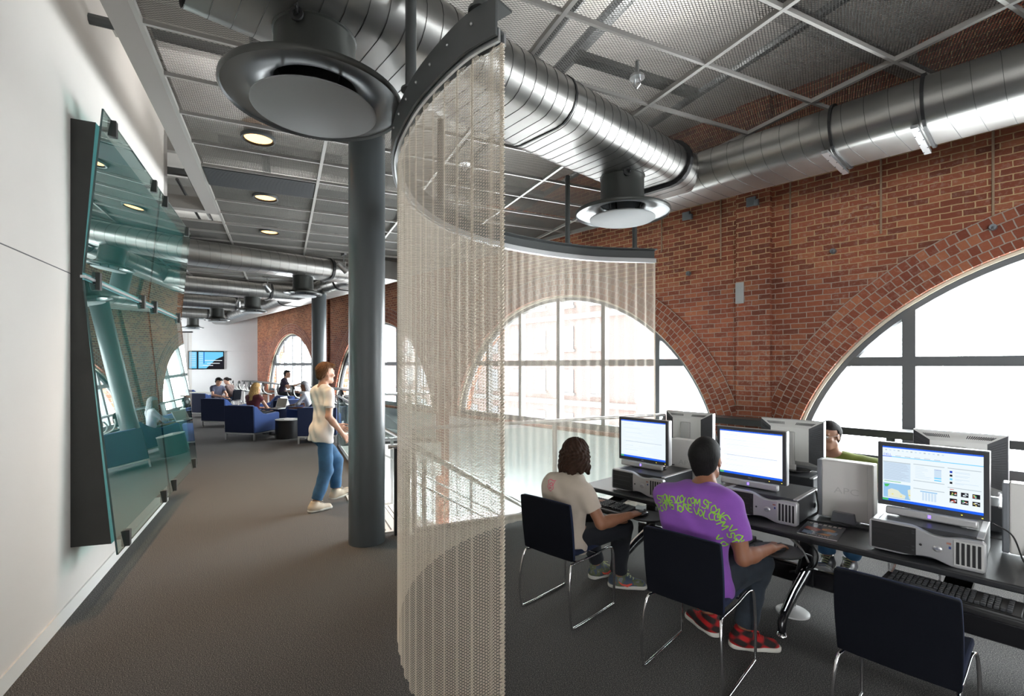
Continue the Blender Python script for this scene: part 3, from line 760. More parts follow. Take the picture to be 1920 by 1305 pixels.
fc = [Vector((-17.20, 1.94, 0)), Vector((-17.0, 2.14, 0)), Vector((-16.77, 2.39, 0)), Vector((-16.60, 2.64, 0))]
c2 = coil_curtain(catmull(fc, 8), .05, 2.66, .10, .03, .022, .014, .014, .0022, 'ball_chain', 'mesh_curtain', (-16.95, 2.24, .05), False)
tag(c2, 'narrow metal coil curtain hanging from a short bar by the far lounge', 'curtain')
t = thing('curtain_bar', 'short straight curtain bar on a single hanging rod, far left by the lounge', 'curtain bar', (-16.90, 2.24, 2.68))
m = MB(); m.bar((-.35, -.38, 0), (.36, .42, 0), .05, .04); m.build('bar', 'rail_paint', t)
m = MB(); m.tube([(0, 0, 0), (0, 0, 1.25)], .04, 10); m.build('rod', 'rail_paint', t)

# ================================================================ glass display on the white wall
FI = R(90)-K
dl = thing('wall_display', 'dark wedge shaped wall cabinet fronted by leaning teal glass sheets', 'wall cabinet', RL3(RW+.001, 4.34, .45), FI)
def LZ(p): return (p[0], p[1], p[2]-.45)
prof = [(0, .46), (.225, .45), (.063, 2.345), (.138, 3.43), (0, 3.43)]
m = MB(); n = len(prof); L1 = 3.30
vs = [(p[0], 0, p[1]-.45) for p in prof]+[(p[0], L1, p[1]-.45) for p in prof]
m.add(vs, [(0, 1, 2, 3, 4), (9, 8, 7, 6, 5)], 0)
for i in range(n): m.add([vs[i], vs[(i+1) % n], vs[n+(i+1) % n], vs[n+i]], [(0, 1, 2, 3)], 1 if i in (1, 2) else 0)
m.build('cabinet_body', ['cabinet', 'backing'], dl, smooth=0, fix=True)
low = ((.268, .37), (.078, 2.315)); upp = ((.082, 2.365), (.186, 3.53))
for nm, ((r0, z0), (r1, z1)) in (('glass_sheet', low), ('glass_sheet', upp)):
    for y0, y1 in ((-.012, 1.765), (1.775, 3.545)):
        g = MB(); t_ = .012; d = Vector((r1-r0, 0, z1-z0)).normalized(); nv = Vector((d.z, 0, -d.x))*t_
        a, b = Vector((r0, y0, z0-.45)), Vector((r1, y0, z1-.45)); e = Vector((0, y1-y0, 0))
        q = [a, b, b+e, a+e]; g.add(q+[p-nv for p in q], [(0, 1, 2, 3)], 0)
        g.add(q+[p-nv for p in q], [(0, 4, 5, 1), (1, 5, 6, 2), (2, 6, 7, 3), (3, 7, 4, 0)], 1)
        g.build(nm, ['teal_glass', 'teal_edge'], dl, smooth=0)
for y in (.22, 1.50, 2.0, 3.30):
    for (r0, z0), (r1, z1), zc in (((0, 0), (0, 0), 3.53), ((0, 0), (0, 0), 2.34), ((0, 0), (0, 0), .375)):
        r = {3.53: .186, 2.34: .082, .375: .268}[zc]; c = MB(); s = 1 if zc > 3 else -1
        if zc == 2.34: c.box((r+.012, y, zc-.45), (.03, .045, .13)); c.box((r-.045, y, zc-.45), (.09, .03, .035))
        else:
            c.box((r-.008, y, zc-.45-s*.045), (.052, .05, .12))
            c.box((r-.10, y, zc-.45-s*.055), (.14, .03, .03))
        c.build('clip', 'frame_dark', dl, bevel=.003)
rl_ = MB(); rl_.bar((.07, -.012, 2.34-.45), (.07, 3.545, 2.34-.45), .03, .018); rl_.build('mid_rail', 'alu', dl)

# ================================================================ stair opening: glass railing, stairs
def rail_run(name, label, a, b, nposts, ends=(True, True), h=1.07):
    a, b = Vector((a[0], a[1], 0)), Vector((b[0], b[1], 0)); d = b-a; Ln = d.length; ang = math.atan2(d.y, d.x)
    t = thing(name, label, 'railing', (a.x, a.y, 0), ang, 'glass railings round the stair opening')
    m = MB(); m.tube([(0, 0, h), (Ln, 0, h)], .021, 12); m.build('top_rail', 'steel', t)
    m = MB(); m.box((Ln/2, 0, .015), (Ln, .05, .06)); m.build('base_shoe', 'frame_dark', t)
    xs_ = np.linspace(0, Ln, nposts)
    for x in xs_:
        m = MB(); m.box((x, 0, h/2), (.045, .014, h)); m.box((x, .02, h/2), (.045, .008, h-.1)); m.build('post', 'rail_paint', t)
    for x0, x1 in zip(xs_[:-1], xs_[1:]):
        m = MB(); m.box(((x0+x1)/2, 0, .56), (x1-x0-.07, .012, .90)); m.build('glass_panel', 'rail_glass', t)
    return t
rail_run('railing', 'glass railing with steel top rail seen through the mesh curtain', RL(1.22, 4.93), RL(4.55, 4.93), 3)
rail_run('railing', 'glass railing along the walkway edge behind the round column', RL(1.06, 6.85), RL(1.06, 10.85), 3)
rail_run('railing', 'glass railing across the far end of the stair opening', RL(1.2, 10.95), RL(3.2, 10.85), 2)
t = thing('newel_panel', 'black upright steel end panel of the stair railing beside the curtain', 'newel', RL3(1.10, 4.96, 0), FI)
m = MB(); m.box((.0, 0, .43), (.16, .05, .90)); m.build('panel', 'black', t, bevel=.004)
st = thing('staircase', 'white stairs with grooved treads leading down from the walkway', 'stairs', RL3(1.1, 5.05, 0), FI)
m = MB(); m.box((-.17, .83, .004), (.36, 1.66, .012))
for q in range(3): m.box((-.08-.06*q, .83, .0105), (.014, 1.55, .002), 1)
m.build('landing_plate', ['stone_white', 'slot'], st)
for k in range(13):
    m = MB(); z = -.17*(k+1); x = .14+.28*k
    m.box((x, .83, z-.03), (.30, 1.6, .06))
    for q in range(3): m.box((x-.06+.05*q, .83, z+.0005), (.012, 1.5, .002), 1)
    m.build('tread', ['stone_white', 'slot'], st)
for y in (.0, 1.66):
    m = MB(); m.prism([(0, -.02), (0, -.30), (3.7, -.30-2.25), (3.7, -2.25), ], y-.02, y+.02, axis='y'); m.build('stringer', 'white_paint', st, fix=True, smooth=0)
    m = MB(); m.tube([(-.12, y, .88), (.1, y, .88), (3.6, y, .88-2.12)], .022, 10); m.build('handrail', 'chrome', st)
    m = MB(); m.tube([(.15, y, .5), (3.6, y, .5-2.1)], .012, 8); m.build('lower_rail', 'steel', st)
    for x in (.25, 1.4, 2.5, 3.55):
        zz = -.607*x; m = MB(); m.box((x, y, zz+.35), (.04, .015, 1.05)); m.build('baluster', 'steel', st)
# dark ledge rail in front of the near windows
t = thing('guard_ledge', 'dark steel guard ledge on posts along the foot of the brick pier and near window', 'guard rail', (-2.9, 5.98, 0))
m = MB(); m.box((4.45, 0, 1.05), (8.9, .26, .075)); m.build('ledge', 'frame_dark', t, bevel=.006)
for x in (.06, 1.9, 3.9, 5.9, 7.9):
    m = MB(); m.box((x, 0, .51), (.07, .07, 1.015)); m.build('post', 'frame_dark', t)
# fittings on the brickwork
for i, (x, z, lab) in enumerate(((-3.28, 3.76, 'small steel bracket plate on the brick wall below the duct end'), (-2.40, 3.72, 'small steel bracket plate on the brick pier under the duct'))):
    t = MB(); t.box((0, 0, 0), (.11, .03, .11)); o = t.build('bracket', 'plate', loc=(x, D-.085 if i else D-.015, z), bevel=.004); tag(o, lab, 'bracket')
    t = MB(); t.box((.07, -.02, -.03), (.05, .04, .07)); t.build('tongue', 'plate', o, bevel=.003)
o = MB().box((0, 0, 0), (.10, .012, .26)).build('cover_plate', 'concrete', loc=(-2.54, D-.078, 2.62)); tag(o, 'pale square cover plate on the left edge of the brick pier', 'plate')
for x, z, lab in ((-1.555, 2.98, 'small dark anchor bolt in the brick above the near arch, next to the pier'), (-.30, 2.98, 'small dark anchor bolt in the brick by the right picture edge'), (-3.245, 2.97, 'small dark anchor bolt in the brick beside the curtain end')):
    m = MB(); Mx = Matrix.Rotation(R(90), 3, 'X'); m.lathe([(0, .03), (.026, .03), (.03, .0), (.03, -.02)], 14, M=Mx); o = m.build('anchor_bolt', 'plate', loc=(x, D-.02, z)); tag(o, lab, 'bolt', 'anchor bolts in the brick wall')
    m = MB(); m.tube([(0, -.03, 0), (0, -.05, -.03)], .01, 6); m.build('hook', 'plate', o)
for x, z0, lab in ((-3.66, 3.34, 'narrow mortar coloured conduit on the brick left of the curtain end'), (-2.81, 3.10, 'narrow mortar coloured conduit on the brick just left of the pier'), (-1.99, 3.14, 'narrow mortar coloured conduit on the brick just right of the pier'), (-1.13, 3.09, 'narrow mortar coloured conduit above the near arch'), (-.30, 3.08, 'narrow mortar coloured conduit by the right picture edge')):
    o = MB().tube([(0, 0, 0), (0, 0, 3.88-z0)], .010, 8).build('groove', 'chase', loc=(x, D-.006, z0)); tag(o, lab, 'groove', 'grooves in the brick wall')  # thin tube standing in for a mortar coloured groove in the brick
# ================================================================ office: double desk
desk = thing('double_desk', 'long black back to back office desk on splayed steel feet', 'desk', (-.5, 3.875, 0))
def rbox(m, x0, x1, y0, y1, z0, z1, mi=0): m.box(((x0+x1)/2, (y0+y1)/2, (z0+z1)/2), (x1-x0, y1-y0, z1-z0), mi)
for y0, y1 in ((-.765, -.012), (.012, .765)):
    m = MB(); rbox(m, -2.06, 2.3, y0, y1, .706, .74); m.build('desk_top', 'desk_top', desk, bevel=.008, seg=3)
for x in (-1.85, -.615, .75, 2.0):
    m = MB(); rbox(m, x-.045, x+.045, -.055, .055, .17, .706); rbox(m, x-.06, x+.06, -.5, .5, .675, .706)
    m.build('leg_post', 'black_gloss', desk, bevel=.01)
    for s in (-1, 1):
        m = MB(); m.tube([(x, s*.05, .27), (x, s*.30, .20), (x, s*.50, .12), (x, s*.525, .085), (x, s*.53, .03)], [.034, .03, .026, .026, .022], 10, flat=1.25)
        m.tube([(x, s*.05, .305), (x, s*.30, .232), (x, s*.50, .148)], .012, 6, 1); m.lathe([(0, 0), (.034, 0), (.034, .012), (.018, .03), (0, .03)], 16, (x, s*.53, 0), 1)
        m.build('foot', ['black_gloss', 'chrome'], desk, smooth=50)
m = MB(); rbox(m, -2.0, 2.2, -.025, .025, .16, .29); m.build('crossbeam', 'black_gloss', desk, bevel=.012)
m = MB(); rbox(m, -2.0, 2.2, -.06, .06, .60, .66); m.build('cable_tray', 'black', desk, bevel=.005)
t = thing('floor_box', 'pale round floor outlet dome on the carpet under the desk', 'floor outlet', (-1.17, 3.72, 0))
m = MB(); m.lathe([(.105, 0), (.105, .010), (.09, .022), (.04, .030), (0, .032)], 36); m.build('dome', 'grey_plastic', t, smooth=50)
m = MB(); m.tube([(0, 0, .03), (0, 0, .12), (.0, .06, .2)], .02, 8); m.build('stem', 'chrome', t)

# ---- computer towers lying under the monitors
def bez(p, q, n):  # smooth step between two heights
    return [p+(q-p)*(3*(k/n)**2-2*(k/n)**3) for k in range(n+1)]
TWX = .225; TH = .165
def tower_outline():
    top = [(-TWX+.0, TH)]+[(-TWX+.19+.01*0, TH)]
    P = []
    n = 8
    for k, z in enumerate(bez(TH, TH-.030, n)): P.append((-.06+.11*k/n, z))
    for k, z in enumerate(bez(TH-.030, TH-.018, n)): P.append((.07+.08*k/n, z))
    upper = [(-TWX, TH-.012), (-TWX+.012, TH)]+P+[(TWX-.012, TH-.016), (TWX, TH-.028)]
    Q = []
    for k, z in enumerate(bez(.008, .024, n)): Q.append((-.09+.10*k/n, z))
    for k, z in enumerate(bez(.024, .0, n)): Q.append((.02+.10*k/n, z))
    lower = [(-TWX, .018), (-TWX+.012, .008)]+Q+[(TWX-.012, .0), (TWX, .012)]
    return lower+upper[::-1]
pbr('badge_blue', (.03, .06, .22), .4); pbr('sticker_red', (.35, .16, .12), .4)
def make_tower(label):
    t = thing('computer_tower', label, 'computer', (0, 0, 0), 0, 'computer towers lying flat under the monitors')
    m = MB(); m.prism(tower_outline(), -.015, .022, axis='y'); m.build('front_bezel', 'silver', t, bevel=.005, seg=2, fix=True, smooth=40)
    m = MB(); rbox(m, -.215, .215, .02, .45, .008, .158); m.build('case', 'tower_case', t, bevel=.006)
    for s in (-1, 1): m = MB(); rbox(m, s*.2035-.0135, s*.2035+.0135, .02, .452, .15, .160); m.build('top_edge', 'silver', t, bevel=.003)
    m = MB(); rbox(m, -.212, -.03, -.0185, -.008, .018, .155); 
    for z in (.052, .086, .120): rbox(m, -.205, -.055, -.0205, -.018, z, z+.0015, 1)
    for z in (.04, .06, .125, .137): rbox(m, -.046, -.036, -.0205, -.018, z, z+.007, 1)
    m.build('drive_bay', ['black', 'monitor_dark'], t, bevel=.008)
    m = MB(); rbox(m, .112, .218, -.0185, -.008, .014, .134)
    for k in range(5): rbox(m, .121+.019*k, .133+.019*k, -.0205, -.018, .022, .127, 1)
    m.build('air_vent', ['grey_plastic', 'black'], t, bevel=.003)
    m = MB(); Mx = Matrix.Rotation(R(90), 3, 'X')
    m.lathe([(0, .006), (.012, .006), (.0155, .003), (.016, 0)], 24, (.052, -.0145, .075), M=Matrix.Diagonal(Vector((1.25, 1, 1)))@Mx)
    write(m, 'DELL', .011, frame_xz((.052, -.0212, .075)), 1, sx=1.1); m.build('power_button', ['silver', 'badge_blue'], t, smooth=40)
    m = MB(); m.lathe([(0, .003), (.005, .003), (.006, 0)], 14, (-.012, -.0145, .078), M=Mx); m.build('lock', 'black', t)
    m = MB(); rbox(m, .086, .103, -.0158, -.014, .107, .116, 0); rbox(m, .094, .103, -.0158, -.014, .086, .098, 1); m.build('sticker', ['sticker_red', 'badge_blue'], t)
    return t
# ---- monitors
def scr_rect(m, x0, x1, z0, z1, mi, y=-.0242): m.add([(x0, y, z0), (x1, y, z0), (x1, y, z1), (x0, y, z1)], [(0, 1, 2, 3)], mi)
SM = ['screen_white', 'screen_blue', 'screen_line', 'screen_pale', 'screen_green', 'screen_map', 'screen_land', 'screen_grey', 'screen_navy', 'screen_yellow', 'screen_dark', 'screen_red', 'screen_cyan', 'screen_white_b']
X0, X1, Zb, Zt = -.203, .203, .066, .366
def sx(a): return X0+(X1-X0)*a
def sz(b): return Zt-(Zt-Zb)*b
def screen_doc(m, base=13):
    scr_rect(m, X0, X1, Zb, Zt, base, -.0234); scr_rect(m, X0, X1, sz(.028), Zt, 1); scr_rect(m, X0, X1, Zb, sz(.952), 1)
    scr_rect(m, sx(0), sx(.07), sz(.995), sz(.958), 4, -.0246)
    rnd = random.Random(3)
    for k in range(30):
        b = .07+.029*k
        w = rnd.choice((.0, .35, .55, .62, .7, .5, .3)); a = rnd.uniform(.04, .16)
        if w and k != 17: scr_rect(m, sx(a), sx(min(.95, a+w)), sz(b+.006), sz(b), 0 if base != 0 else 13)
        if w and k % 4 == 1: scr_rect(m, sx(a), sx(min(.95, a+w*.6)), sz(b+.005), sz(b), 3, -.0244)
    scr_rect(m, sx(.12), sx(.92), sz(.575), sz(.566), 2, -.0246)
def screen_web(m):
    rnd = random.Random(5)
    scr_rect(m, X0, X1, Zb, Zt, 0, -.0234); scr_rect(m, X0, X1, sz(.025), Zt, 1); scr_rect(m, X0, X1, Zb, sz(.955), 1)
    scr_rect(m, sx(0), sx(.065), sz(.995), sz(.958), 4, -.0246)
    for k in range(14): scr_rect(m, sx(.03+.045*k), sx(.05+.045*k), sz(.075), sz(.055), 3 if k % 3 else 7)
    scr_rect(m, X0, sx(.10), sz(.19), sz(.177), 1); scr_rect(m, sx(.1), X1, sz(.19), sz(.177), 12)
    write(m, 'DELL', .0155, frame_xz((sx(.055), -.0246, sz(.148))), 1)
    for k in range(5): scr_rect(m, sx(.14+.1*k), sx(.20+.1*k), sz(.168), sz(.158), 2)
    scr_rect(m, sx(.01), sx(.30), sz(.62), sz(.28), 3); scr_rect(m, sx(.01), sx(.30), sz(.29), sz(.275), 7, -.0246)
    for k in range(13): scr_rect(m, sx(.02), sx(rnd.uniform(.2, .29)), sz(.315+.0235*k), sz(.309+.0235*k), 2, -.0246)
    scr_rect(m, sx(.02), sx(.2), sz(.645), sz(.635), 4, -.0246)
    scr_rect(m, sx(.01), sx(.30), sz(.94), sz(.675), 5)
    for P in ([(.06, .80), (.06, .93), (.24, .93), (.25, .87), (.20, .84), (.17, .79), (.10, .77)], [(.27, .76), (.30, .74), (.30, .93), (.285, .9), (.275, .82)], [(.02, .70), (.08, .69), (.06, .74), (.03, .75)]):
        m.add([(sx(a), -.0247, sz(b)) for a, b in P], [tuple(range(len(P)))[::-1]], 6 if P[0][0] != .02 else 4)
    for a, b in ((.10, .86), (.19, .88), (.28, .84)): scr_rect(m, sx(a), sx(a+.02), sz(b+.02), sz(b), 9, -.0249)
    for z0, a0, a1 in ((.27, .33, .64), (.56, .33, .64), (.70, .33, .64), (.27, .67, .98), (.60, .67, .98)): scr_rect(m, sx(a0), sx(a1), sz(z0+.012), sz(z0), 7)
    for k in range(8): scr_rect(m, sx(.35), sx(rnd.uniform(.42, .52)), sz(.32+.028*k), sz(.314+.028*k), 3)
    scr_rect(m, sx(.54), sx(.61), sz(.47), sz(.33), 3); scr_rect(m, sx(.54), sx(.61), sz(.49), sz(.47), 12); scr_rect(m, sx(.54), sx(.61), sz(.53), sz(.51), 12); scr_rect(m, sx(.54), sx(.61), sz(.335), sz(.33), 8, -.0246)
    write(m, 'Results', .013, frame_xz((sx(.63), -.0246, sz(.235))), 3) if False else None
    for k in range(4):
        scr_rect(m, sx(.69), sx(.715), sz(.355+.062*k), sz(.32+.062*k), (8, 10, 12, 10)[k]); scr_rect(m, sx(.74), sx(rnd.uniform(.86, .97)), sz(.335+.062*k), sz(.328+.062*k), 3); scr_rect(m, sx(.74), sx(rnd.uniform(.8, .9)), sz(.352+.062*k), sz(.346+.062*k), 3)
    for k in range(5): scr_rect(m, sx(.42+.03*k), sx(.44+.03*k), sz(.90), sz(.76), 3)
    scr_rect(m, sx(.40), sx(.57), sz(.755), sz(.735), 5)
    for j in range(2):
        for k in range(3):
            a, b = .69+.105*k, .665+.125*j; scr_rect(m, sx(a), sx(a+.07), sz(b+.075), sz(b), 10, -.0246)
            for q in range(6): 
                u, v = a+rnd.uniform(.005, .05), b+rnd.uniform(.008, .055); scr_rect(m, sx(u), sx(u+.016), sz(v+.016), sz(v), rnd.choice((0, 9, 11, 7, 4, 13)), -.0249)
    scr_rect(m, sx(.69), sx(.73), sz(.64), sz(.63), 11)
def make_monitor(label, content):
    t = thing('monitor', label, 'monitor', (0, 0, 0), 0, 'flat screen monitors on the double desk')
    m = MB(); w, z0, z1 = .2235, .040, .385
    rbox(m, -w, w, -.022, .012, z0, z0+.026); rbox(m, -w, w, -.022, .012, z1-.019, z1); rbox(m, -w, -w+.0205, -.0219, .012, z0+.0258, z1-.0188); rbox(m, w-.0205, w, -.0219, .012, z0+.0258, z1-.0188)
    m.build('bezel', 'monitor_dark', t)
    m = MB(); rbox(m, -w-.003, w+.003, -.012, .02, z0-.003, z1+.003); m.build('rim', 'silver', t, bevel=.003)
    m = MB(); rbox(m, X0-.002, X1+.002, -.0228, -.012, Zb-.002, Zt+.002, 10)
    content(m); m.build('screen', SM, t, smooth=0)
    m = MB(); write(m, 'DELL', .010, frame_xz((0, -.0226, z0+.013)), 0); m.build('front_logo', 'silver', t, smooth=0)
    m = MB(); rbox(m, -.185, .185, -.052, -.020, -.002, .040); m.build('sound_bar', 'silver', t, bevel=.008)
    m = MB(); rbox(m, -.006, .006, -.0535, -.0515, .012, .028); m.build('power_light', 'led_blue', t)
    m = MB(); rbox(m, .12, .126, -.0235, -.021, z0+.01, z0+.013); rbox(m, .196, .202, -.0235, -.021, z0+.01, z0+.013); m.build('control_light', 'led_yellow', t)
    # rear shell
    m = MB(); a = [(-w, .02, z0), (w, .02, z0), (w, .02, z1), (-w, .02, z1)]; b = [(-.135, .075, z0+.035), (.135, .075, z0+.035), (.135, .075, z1-.055), (-.135, .075, z1-.055)]
    a2 = [(x, .034, z) for x, y, z in a]
    m.add(a+a2+b, [(0, 1, 5, 4), (1, 2, 6, 5), (2, 3, 7, 6), (3, 0, 4, 7), (4, 5, 9, 8), (6, 7, 11, 10), (8, 9, 10, 11)], 0)
    m.add([a2[1], a2[2], b[2], b[1]], [(0, 1, 2, 3)], 1); m.add([a2[3], a2[0], b[0], b[3]], [(0, 1, 2, 3)], 1)
    for k in range(18):
        f = .08+.048*k
        for s in (1, -1):
            p = Vector((s*w, .034, z0+(z1-z0)*f)); q = Vector((s*.135, .075, z0+.035+(z1-z0-.09)*f)); m.bar(p+(q-p)*.06, p+(q-p)*.94, .004, .006, 2, up=(s*.4, .9, 0))
    n = 34
    for k in range(n):
        f = .06+.88*k/(n-1)
        if .40 < f < .60: continue
        p = Vector((-w+2*w*f, .034, z1)); q = Vector((-.135+.27*f, .075, z1-.055)); m.bar(p+(q-p)*.30, p+(q-p)*.62, .0035, .004, 2, up=(0, .6, .8))
    m.build('rear_shell', ['monitor_back', 'monitor_side', 'monitor_dark'], t, smooth=0)
    m = MB(); sl = Vector((0, .041, -.055)).normalized(); up_ = -sl; nrm = Vector((0, .055, .041)).normalized()
    M = Matrix((Vector((-1, 0, 0)), up_, nrm)).transposed().to_4x4(); M.translation = Vector((0, .034+.041*.46, z1-.055*.46))+nrm*.0012
    write(m, 'DELL', .026, M, 0, sx=1.2); m.build('rear_logo', 'white_paint', t, smooth=0)
    m = MB(); rbox(m, -.042, .042, .076, .108, .02, .30); rbox(m, -.05, .05, .07, .112, .0, .05); m.build('stand_column', 'grey_plastic', t, bevel=.006)
    m = MB(); pr = []
    for k in range(28):
        an = 2*PI*k/28; pr.append((.15*math.cos(an), .06+.105*math.sin(an)))
    m.prism(pr, 0.0, .012); m.build('stand_base', 'black_gloss', t, bevel=.004)
    m = MB(); m.tube([(.06, .05, .05), (.08, .12, .03), (.05, .2, .0), (.12, .26, -.002)], .004, 6); m.build('lead', 'black', t)
    return t
TZ = .74
twr = make_tower('silver fronted computer tower under the nearest monitor, beside the empty chair')
mon = make_monitor('monitor nearest the camera, showing a blue and white web page', screen_web)
twr.location = (-.40, 3.18, TZ); mon.location = (-.398, 3.385, TZ+TH)
m2 = make_monitor('monitor showing a white text page in front of the person in the purple shirt', screen_doc); m2.location = (-1.333, 3.425, TZ+TH)
dup(twr, (-1.22, 3.26, TZ), 0, 'silver fronted computer tower right of the person in the purple shirt')
m3 = make_monitor('monitor at the curtain end of the desk, with a pale page open', lambda m: screen_doc(m, 0)); m3.location = (-2.163, 3.425, TZ+TH)
dup(twr, (-2.08, 3.20, TZ), 0, 'silver fronted computer tower in front of the person with brown wavy hair')
for (x, lab, lab2) in ((-2.187, 'monitor seen from behind, closest to the curtain in the rear row', 'computer tower in the rear row by the curtain end'), (-1.333, 'monitor seen from behind next to the person in the green shirt', 'computer tower in the rear row before the person in green'),
                 (-.36, 'monitor seen from behind at the right end of the rear row', 'computer tower at the right end of the rear row')):
    dup(m3, (x, 4.235, TZ+TH), PI, lab); dup(twr, (x, 4.44, TZ), PI, lab2)
# ---- grey backup power units standing at the back of the desk
ups = thing('power_backup_unit', 'grey upright power backup unit on the desk behind the magazine', 'power unit', (-.835, 3.64, TZ), 0, 'grey power backup units on the desk')
m = MB(); rbox(m, -.125, .151, -.05, .05, .012, .375); m.build('housing', 'ups_body', ups, bevel=.008, seg=3)
m = MB(); rbox(m, -.151, -.124, -.05, .05, .012, .372); m.build('front_panel', 'ups_front', ups, bevel=.006)
m = MB(); m.prism([(-.065, 0), (.065, 0), (.055, .06), (-.055, .06)], -.085, -.05, axis='y'); rbox(m, -.065, .065, -.085, .085, 0, .012); m.build('foot', 'ups_front', ups, fix=True)
m = MB(); write(m, 'APC', .055, frame_xz((.01, -.0505, .19)), 0, sx=1.3); m.build('logo', 'emboss', ups, smooth=0)
m = MB(); rbox(m, .118, .1195, -.0508, -.049, .02, .365); m.build('seam', 'grey_plastic', ups)
dup(ups, (-1.95, 3.735, TZ), 0, 'grey power backup unit on the desk behind the head of the purple shirted person')
dup(ups, (.012, 3.62, TZ), 0, 'grey power backup unit at the right picture edge')

# ---- keyboards, mice, trays
kb = thing('keyboard', 'black keyboard on the lowered tray in front of the empty chair', 'keyboard', (0, 0, 0), 0, 'black keyboards on the pull out trays')
m = MB(); m.prism([(-.08, 0), (.08, 0), (.08, .022), (-.08, .010)], -.23, .23, axis='x'); m.build('base', 'black', kb, bevel=.004, fix=True)
m = MB()
for r_ in range(6):
    y = -.062+.0215*r_; nk = 21; zz = .010+.012*(y+.08)/.16
    for k in range(nk):
        x = -.212+.0202*k
        if k in (15, 19) and r_ != 0: continue
        if r_ == 0 and 4 <= k <= 8:
            if k == 6: m.box((x, y, zz+.006), (.098, .0165, .012))
            continue
        m.box((x, y, zz+.006), (.0165, .0165, .013))
m.build('keys', 'monitor_dark', kb, bevel=.002, seg=1)
trays = []
def tray(x, y, z, lab, rot=0.):
    t = thing('keyboard_tray', lab, 'keyboard tray', (x, y, z), rot, 'keyboard trays under the desk edge')
    m = MB(); rbox(m, -.26, .26, -.11, .10, -.015, 0); m.build('shelf', 'black', t, bevel=.005)
    m = MB(); rbox(m, -.26, .26, -.125, -.09, -.018, .012); m.build('palm_rest', 'black', t, bevel=.008)
    m = MB(); m.bar((0, .06, -.02), (0, .30, .02), .10, .025); m.build('arm', 'black_gloss', t)
    m = MB(); m.lathe([(0, -.01), (.118, -.01), (.122, -.004), (.118, .002), (0, .002)], 36, (.385, -.02, .012)); m.bar((.24, .02, -.004), (.36, .0, .0), .05, .01); m.build('mouse_platform', 'black', t, smooth=40)
    return t
TR = [(-.28, 3.00, .665, 'black keyboard tray below the desk in front of the empty chair'), (-1.37, 2.93, .685, 'black keyboard tray before the person in the purple shirt'), (-2.20, 2.93, .685, 'black keyboard tray before the person with brown wavy hair')]
for i, (x, y, z, lab) in enumerate(TR):
    tray(x, y, z, lab, -.05 if i == 0 else 0)
    if i == 0: kb.location = (x, y, z+.001); kb.rotation_euler = (0, 0, -.05)
    else: dup(kb, (x, y, z+.001), 0, ('', 'black keyboard in front of the person in the purple shirt', 'black keyboard in front of the person with brown wavy hair')[i])
ms = thing('mouse', 'black computer mouse on the round platform beside the empty chair', 'mouse', (0, 0, 0), 0, 'black mice')
m = MB(); m.ell((0, 0, .004), (.031, .055, .028), 20, 12); m.build('mouse_body', 'black_gloss', ms, smooth=60)
m = MB(); m.ell((0, .025, .031), (.004, .010, .004), 8, 6); m.build('wheel', 'monitor_dark', ms)
ms.location = (.105, 2.96, .684)
dup(ms, (-.985, 2.895, .703), -.25, 'black computer mouse under the hand of the person in the purple shirt')
dup(ms, (-1.835, 2.885, .703), -.1, 'black computer mouse under the hand of the person with brown wavy hair')
# ---- magazine, cables
pbr('cover_navy', (.03, .032, .045), .25, noise=.4, nscale=30); pbr('cover_red', (.30, .06, .03), .3); pbr('cover_orange', (.52, .20, .06), .3); pbr('cover_blue', (.20, .27, .36), .3, noise=.4, nscale=60); pbr('cover_text', (.45, .40, .38), .3); pbr('paper', (.7, .68, .65), .7)
mg = thing('magazine', 'glossy dark covered magazine lying on the desk', 'magazine', (-.878, 3.285, TZ+.001), .08)
m = MB(); rbox(m, -.098, .098, -.138, .138, 0, .005); m.build('pages', 'paper', mg)
m = MB(); rbox(m, -.1, .1, -.14, .14, .005, .0062, 0)
def bl(pts, mi, z=.0066): m.add([(x, y, z) for x, y in pts], [tuple(range(len(pts)))], mi)
bl([(-.085, -.02), (-.02, -.05), (.0, .0), (-.03, .03), (-.08, .03)], 1); bl([(.0, .0), (.06, -.02), (.07, .03), (.03, .05), (.0, .03)], 2); bl([(-.01, -.09), (.05, -.10), (.06, -.055), (.03, -.06)], 2)
bl([(-.08, -.11), (-.03, -.12), (-.03, -.06), (-.08, -.05)], 3); bl([(.02, -.05), (.08, -.06), (.085, -.01), (.04, -.01)], 3)
for k in range(7): bl([(-.085+.025*k, .095), (-.068+.025*k, .095), (-.068+.025*k, .125), (-.085+.025*k, .125)], 4)
for k in range(9): bl([(-.05+.014*k, -.128), (-.041+.014*k, -.128), (-.041+.014*k, -.115), (-.05+.014*k, -.115)], 4)
m.build('cover', ['cover_navy', 'cover_red', 'cover_orange', 'cover_blue', 'cover_text'], mg, smooth=0)
def cable(pts, r, lab, mat='black', name='cable'):
    o = MB().tube(catmull(pts, 8), r, 6).build(name, mat); tag(o, lab, 'cable', 'loose cables at the desk'); return o
cable([(-1.0, 3.62, .90), (-.97, 3.55, .78), (-1.0, 3.45, .748), (-.85, 3.47, .746), (-.62, 3.52, .746)], .005, 'grey black cable looping over the desk behind the magazine')
cable([(-1.02, 3.70, .86), (-1.04, 3.60, .79), (-1.06, 3.72, .76), (-1.0, 3.80, .78), (-1.02, 3.66, .75)], .006, 'tangled black cable beside the grey power unit')
cable([(-1.01, 3.75, .83), (-1.05, 3.68, .80), (-1.02, 3.58, .765), (-1.05, 3.5, .75)], .005, 'short black cable hanging between tower and grey power unit')
cable([(-.17, 3.5, .91), (-.10, 3.52, .86), (-.06, 3.46, .76), (-.02, 3.34, .746), (.06, 3.36, .746), (.05, 3.25, .746), (.12, 3.15, .746)], .004, 'black cable lying on the desk at the right picture edge')
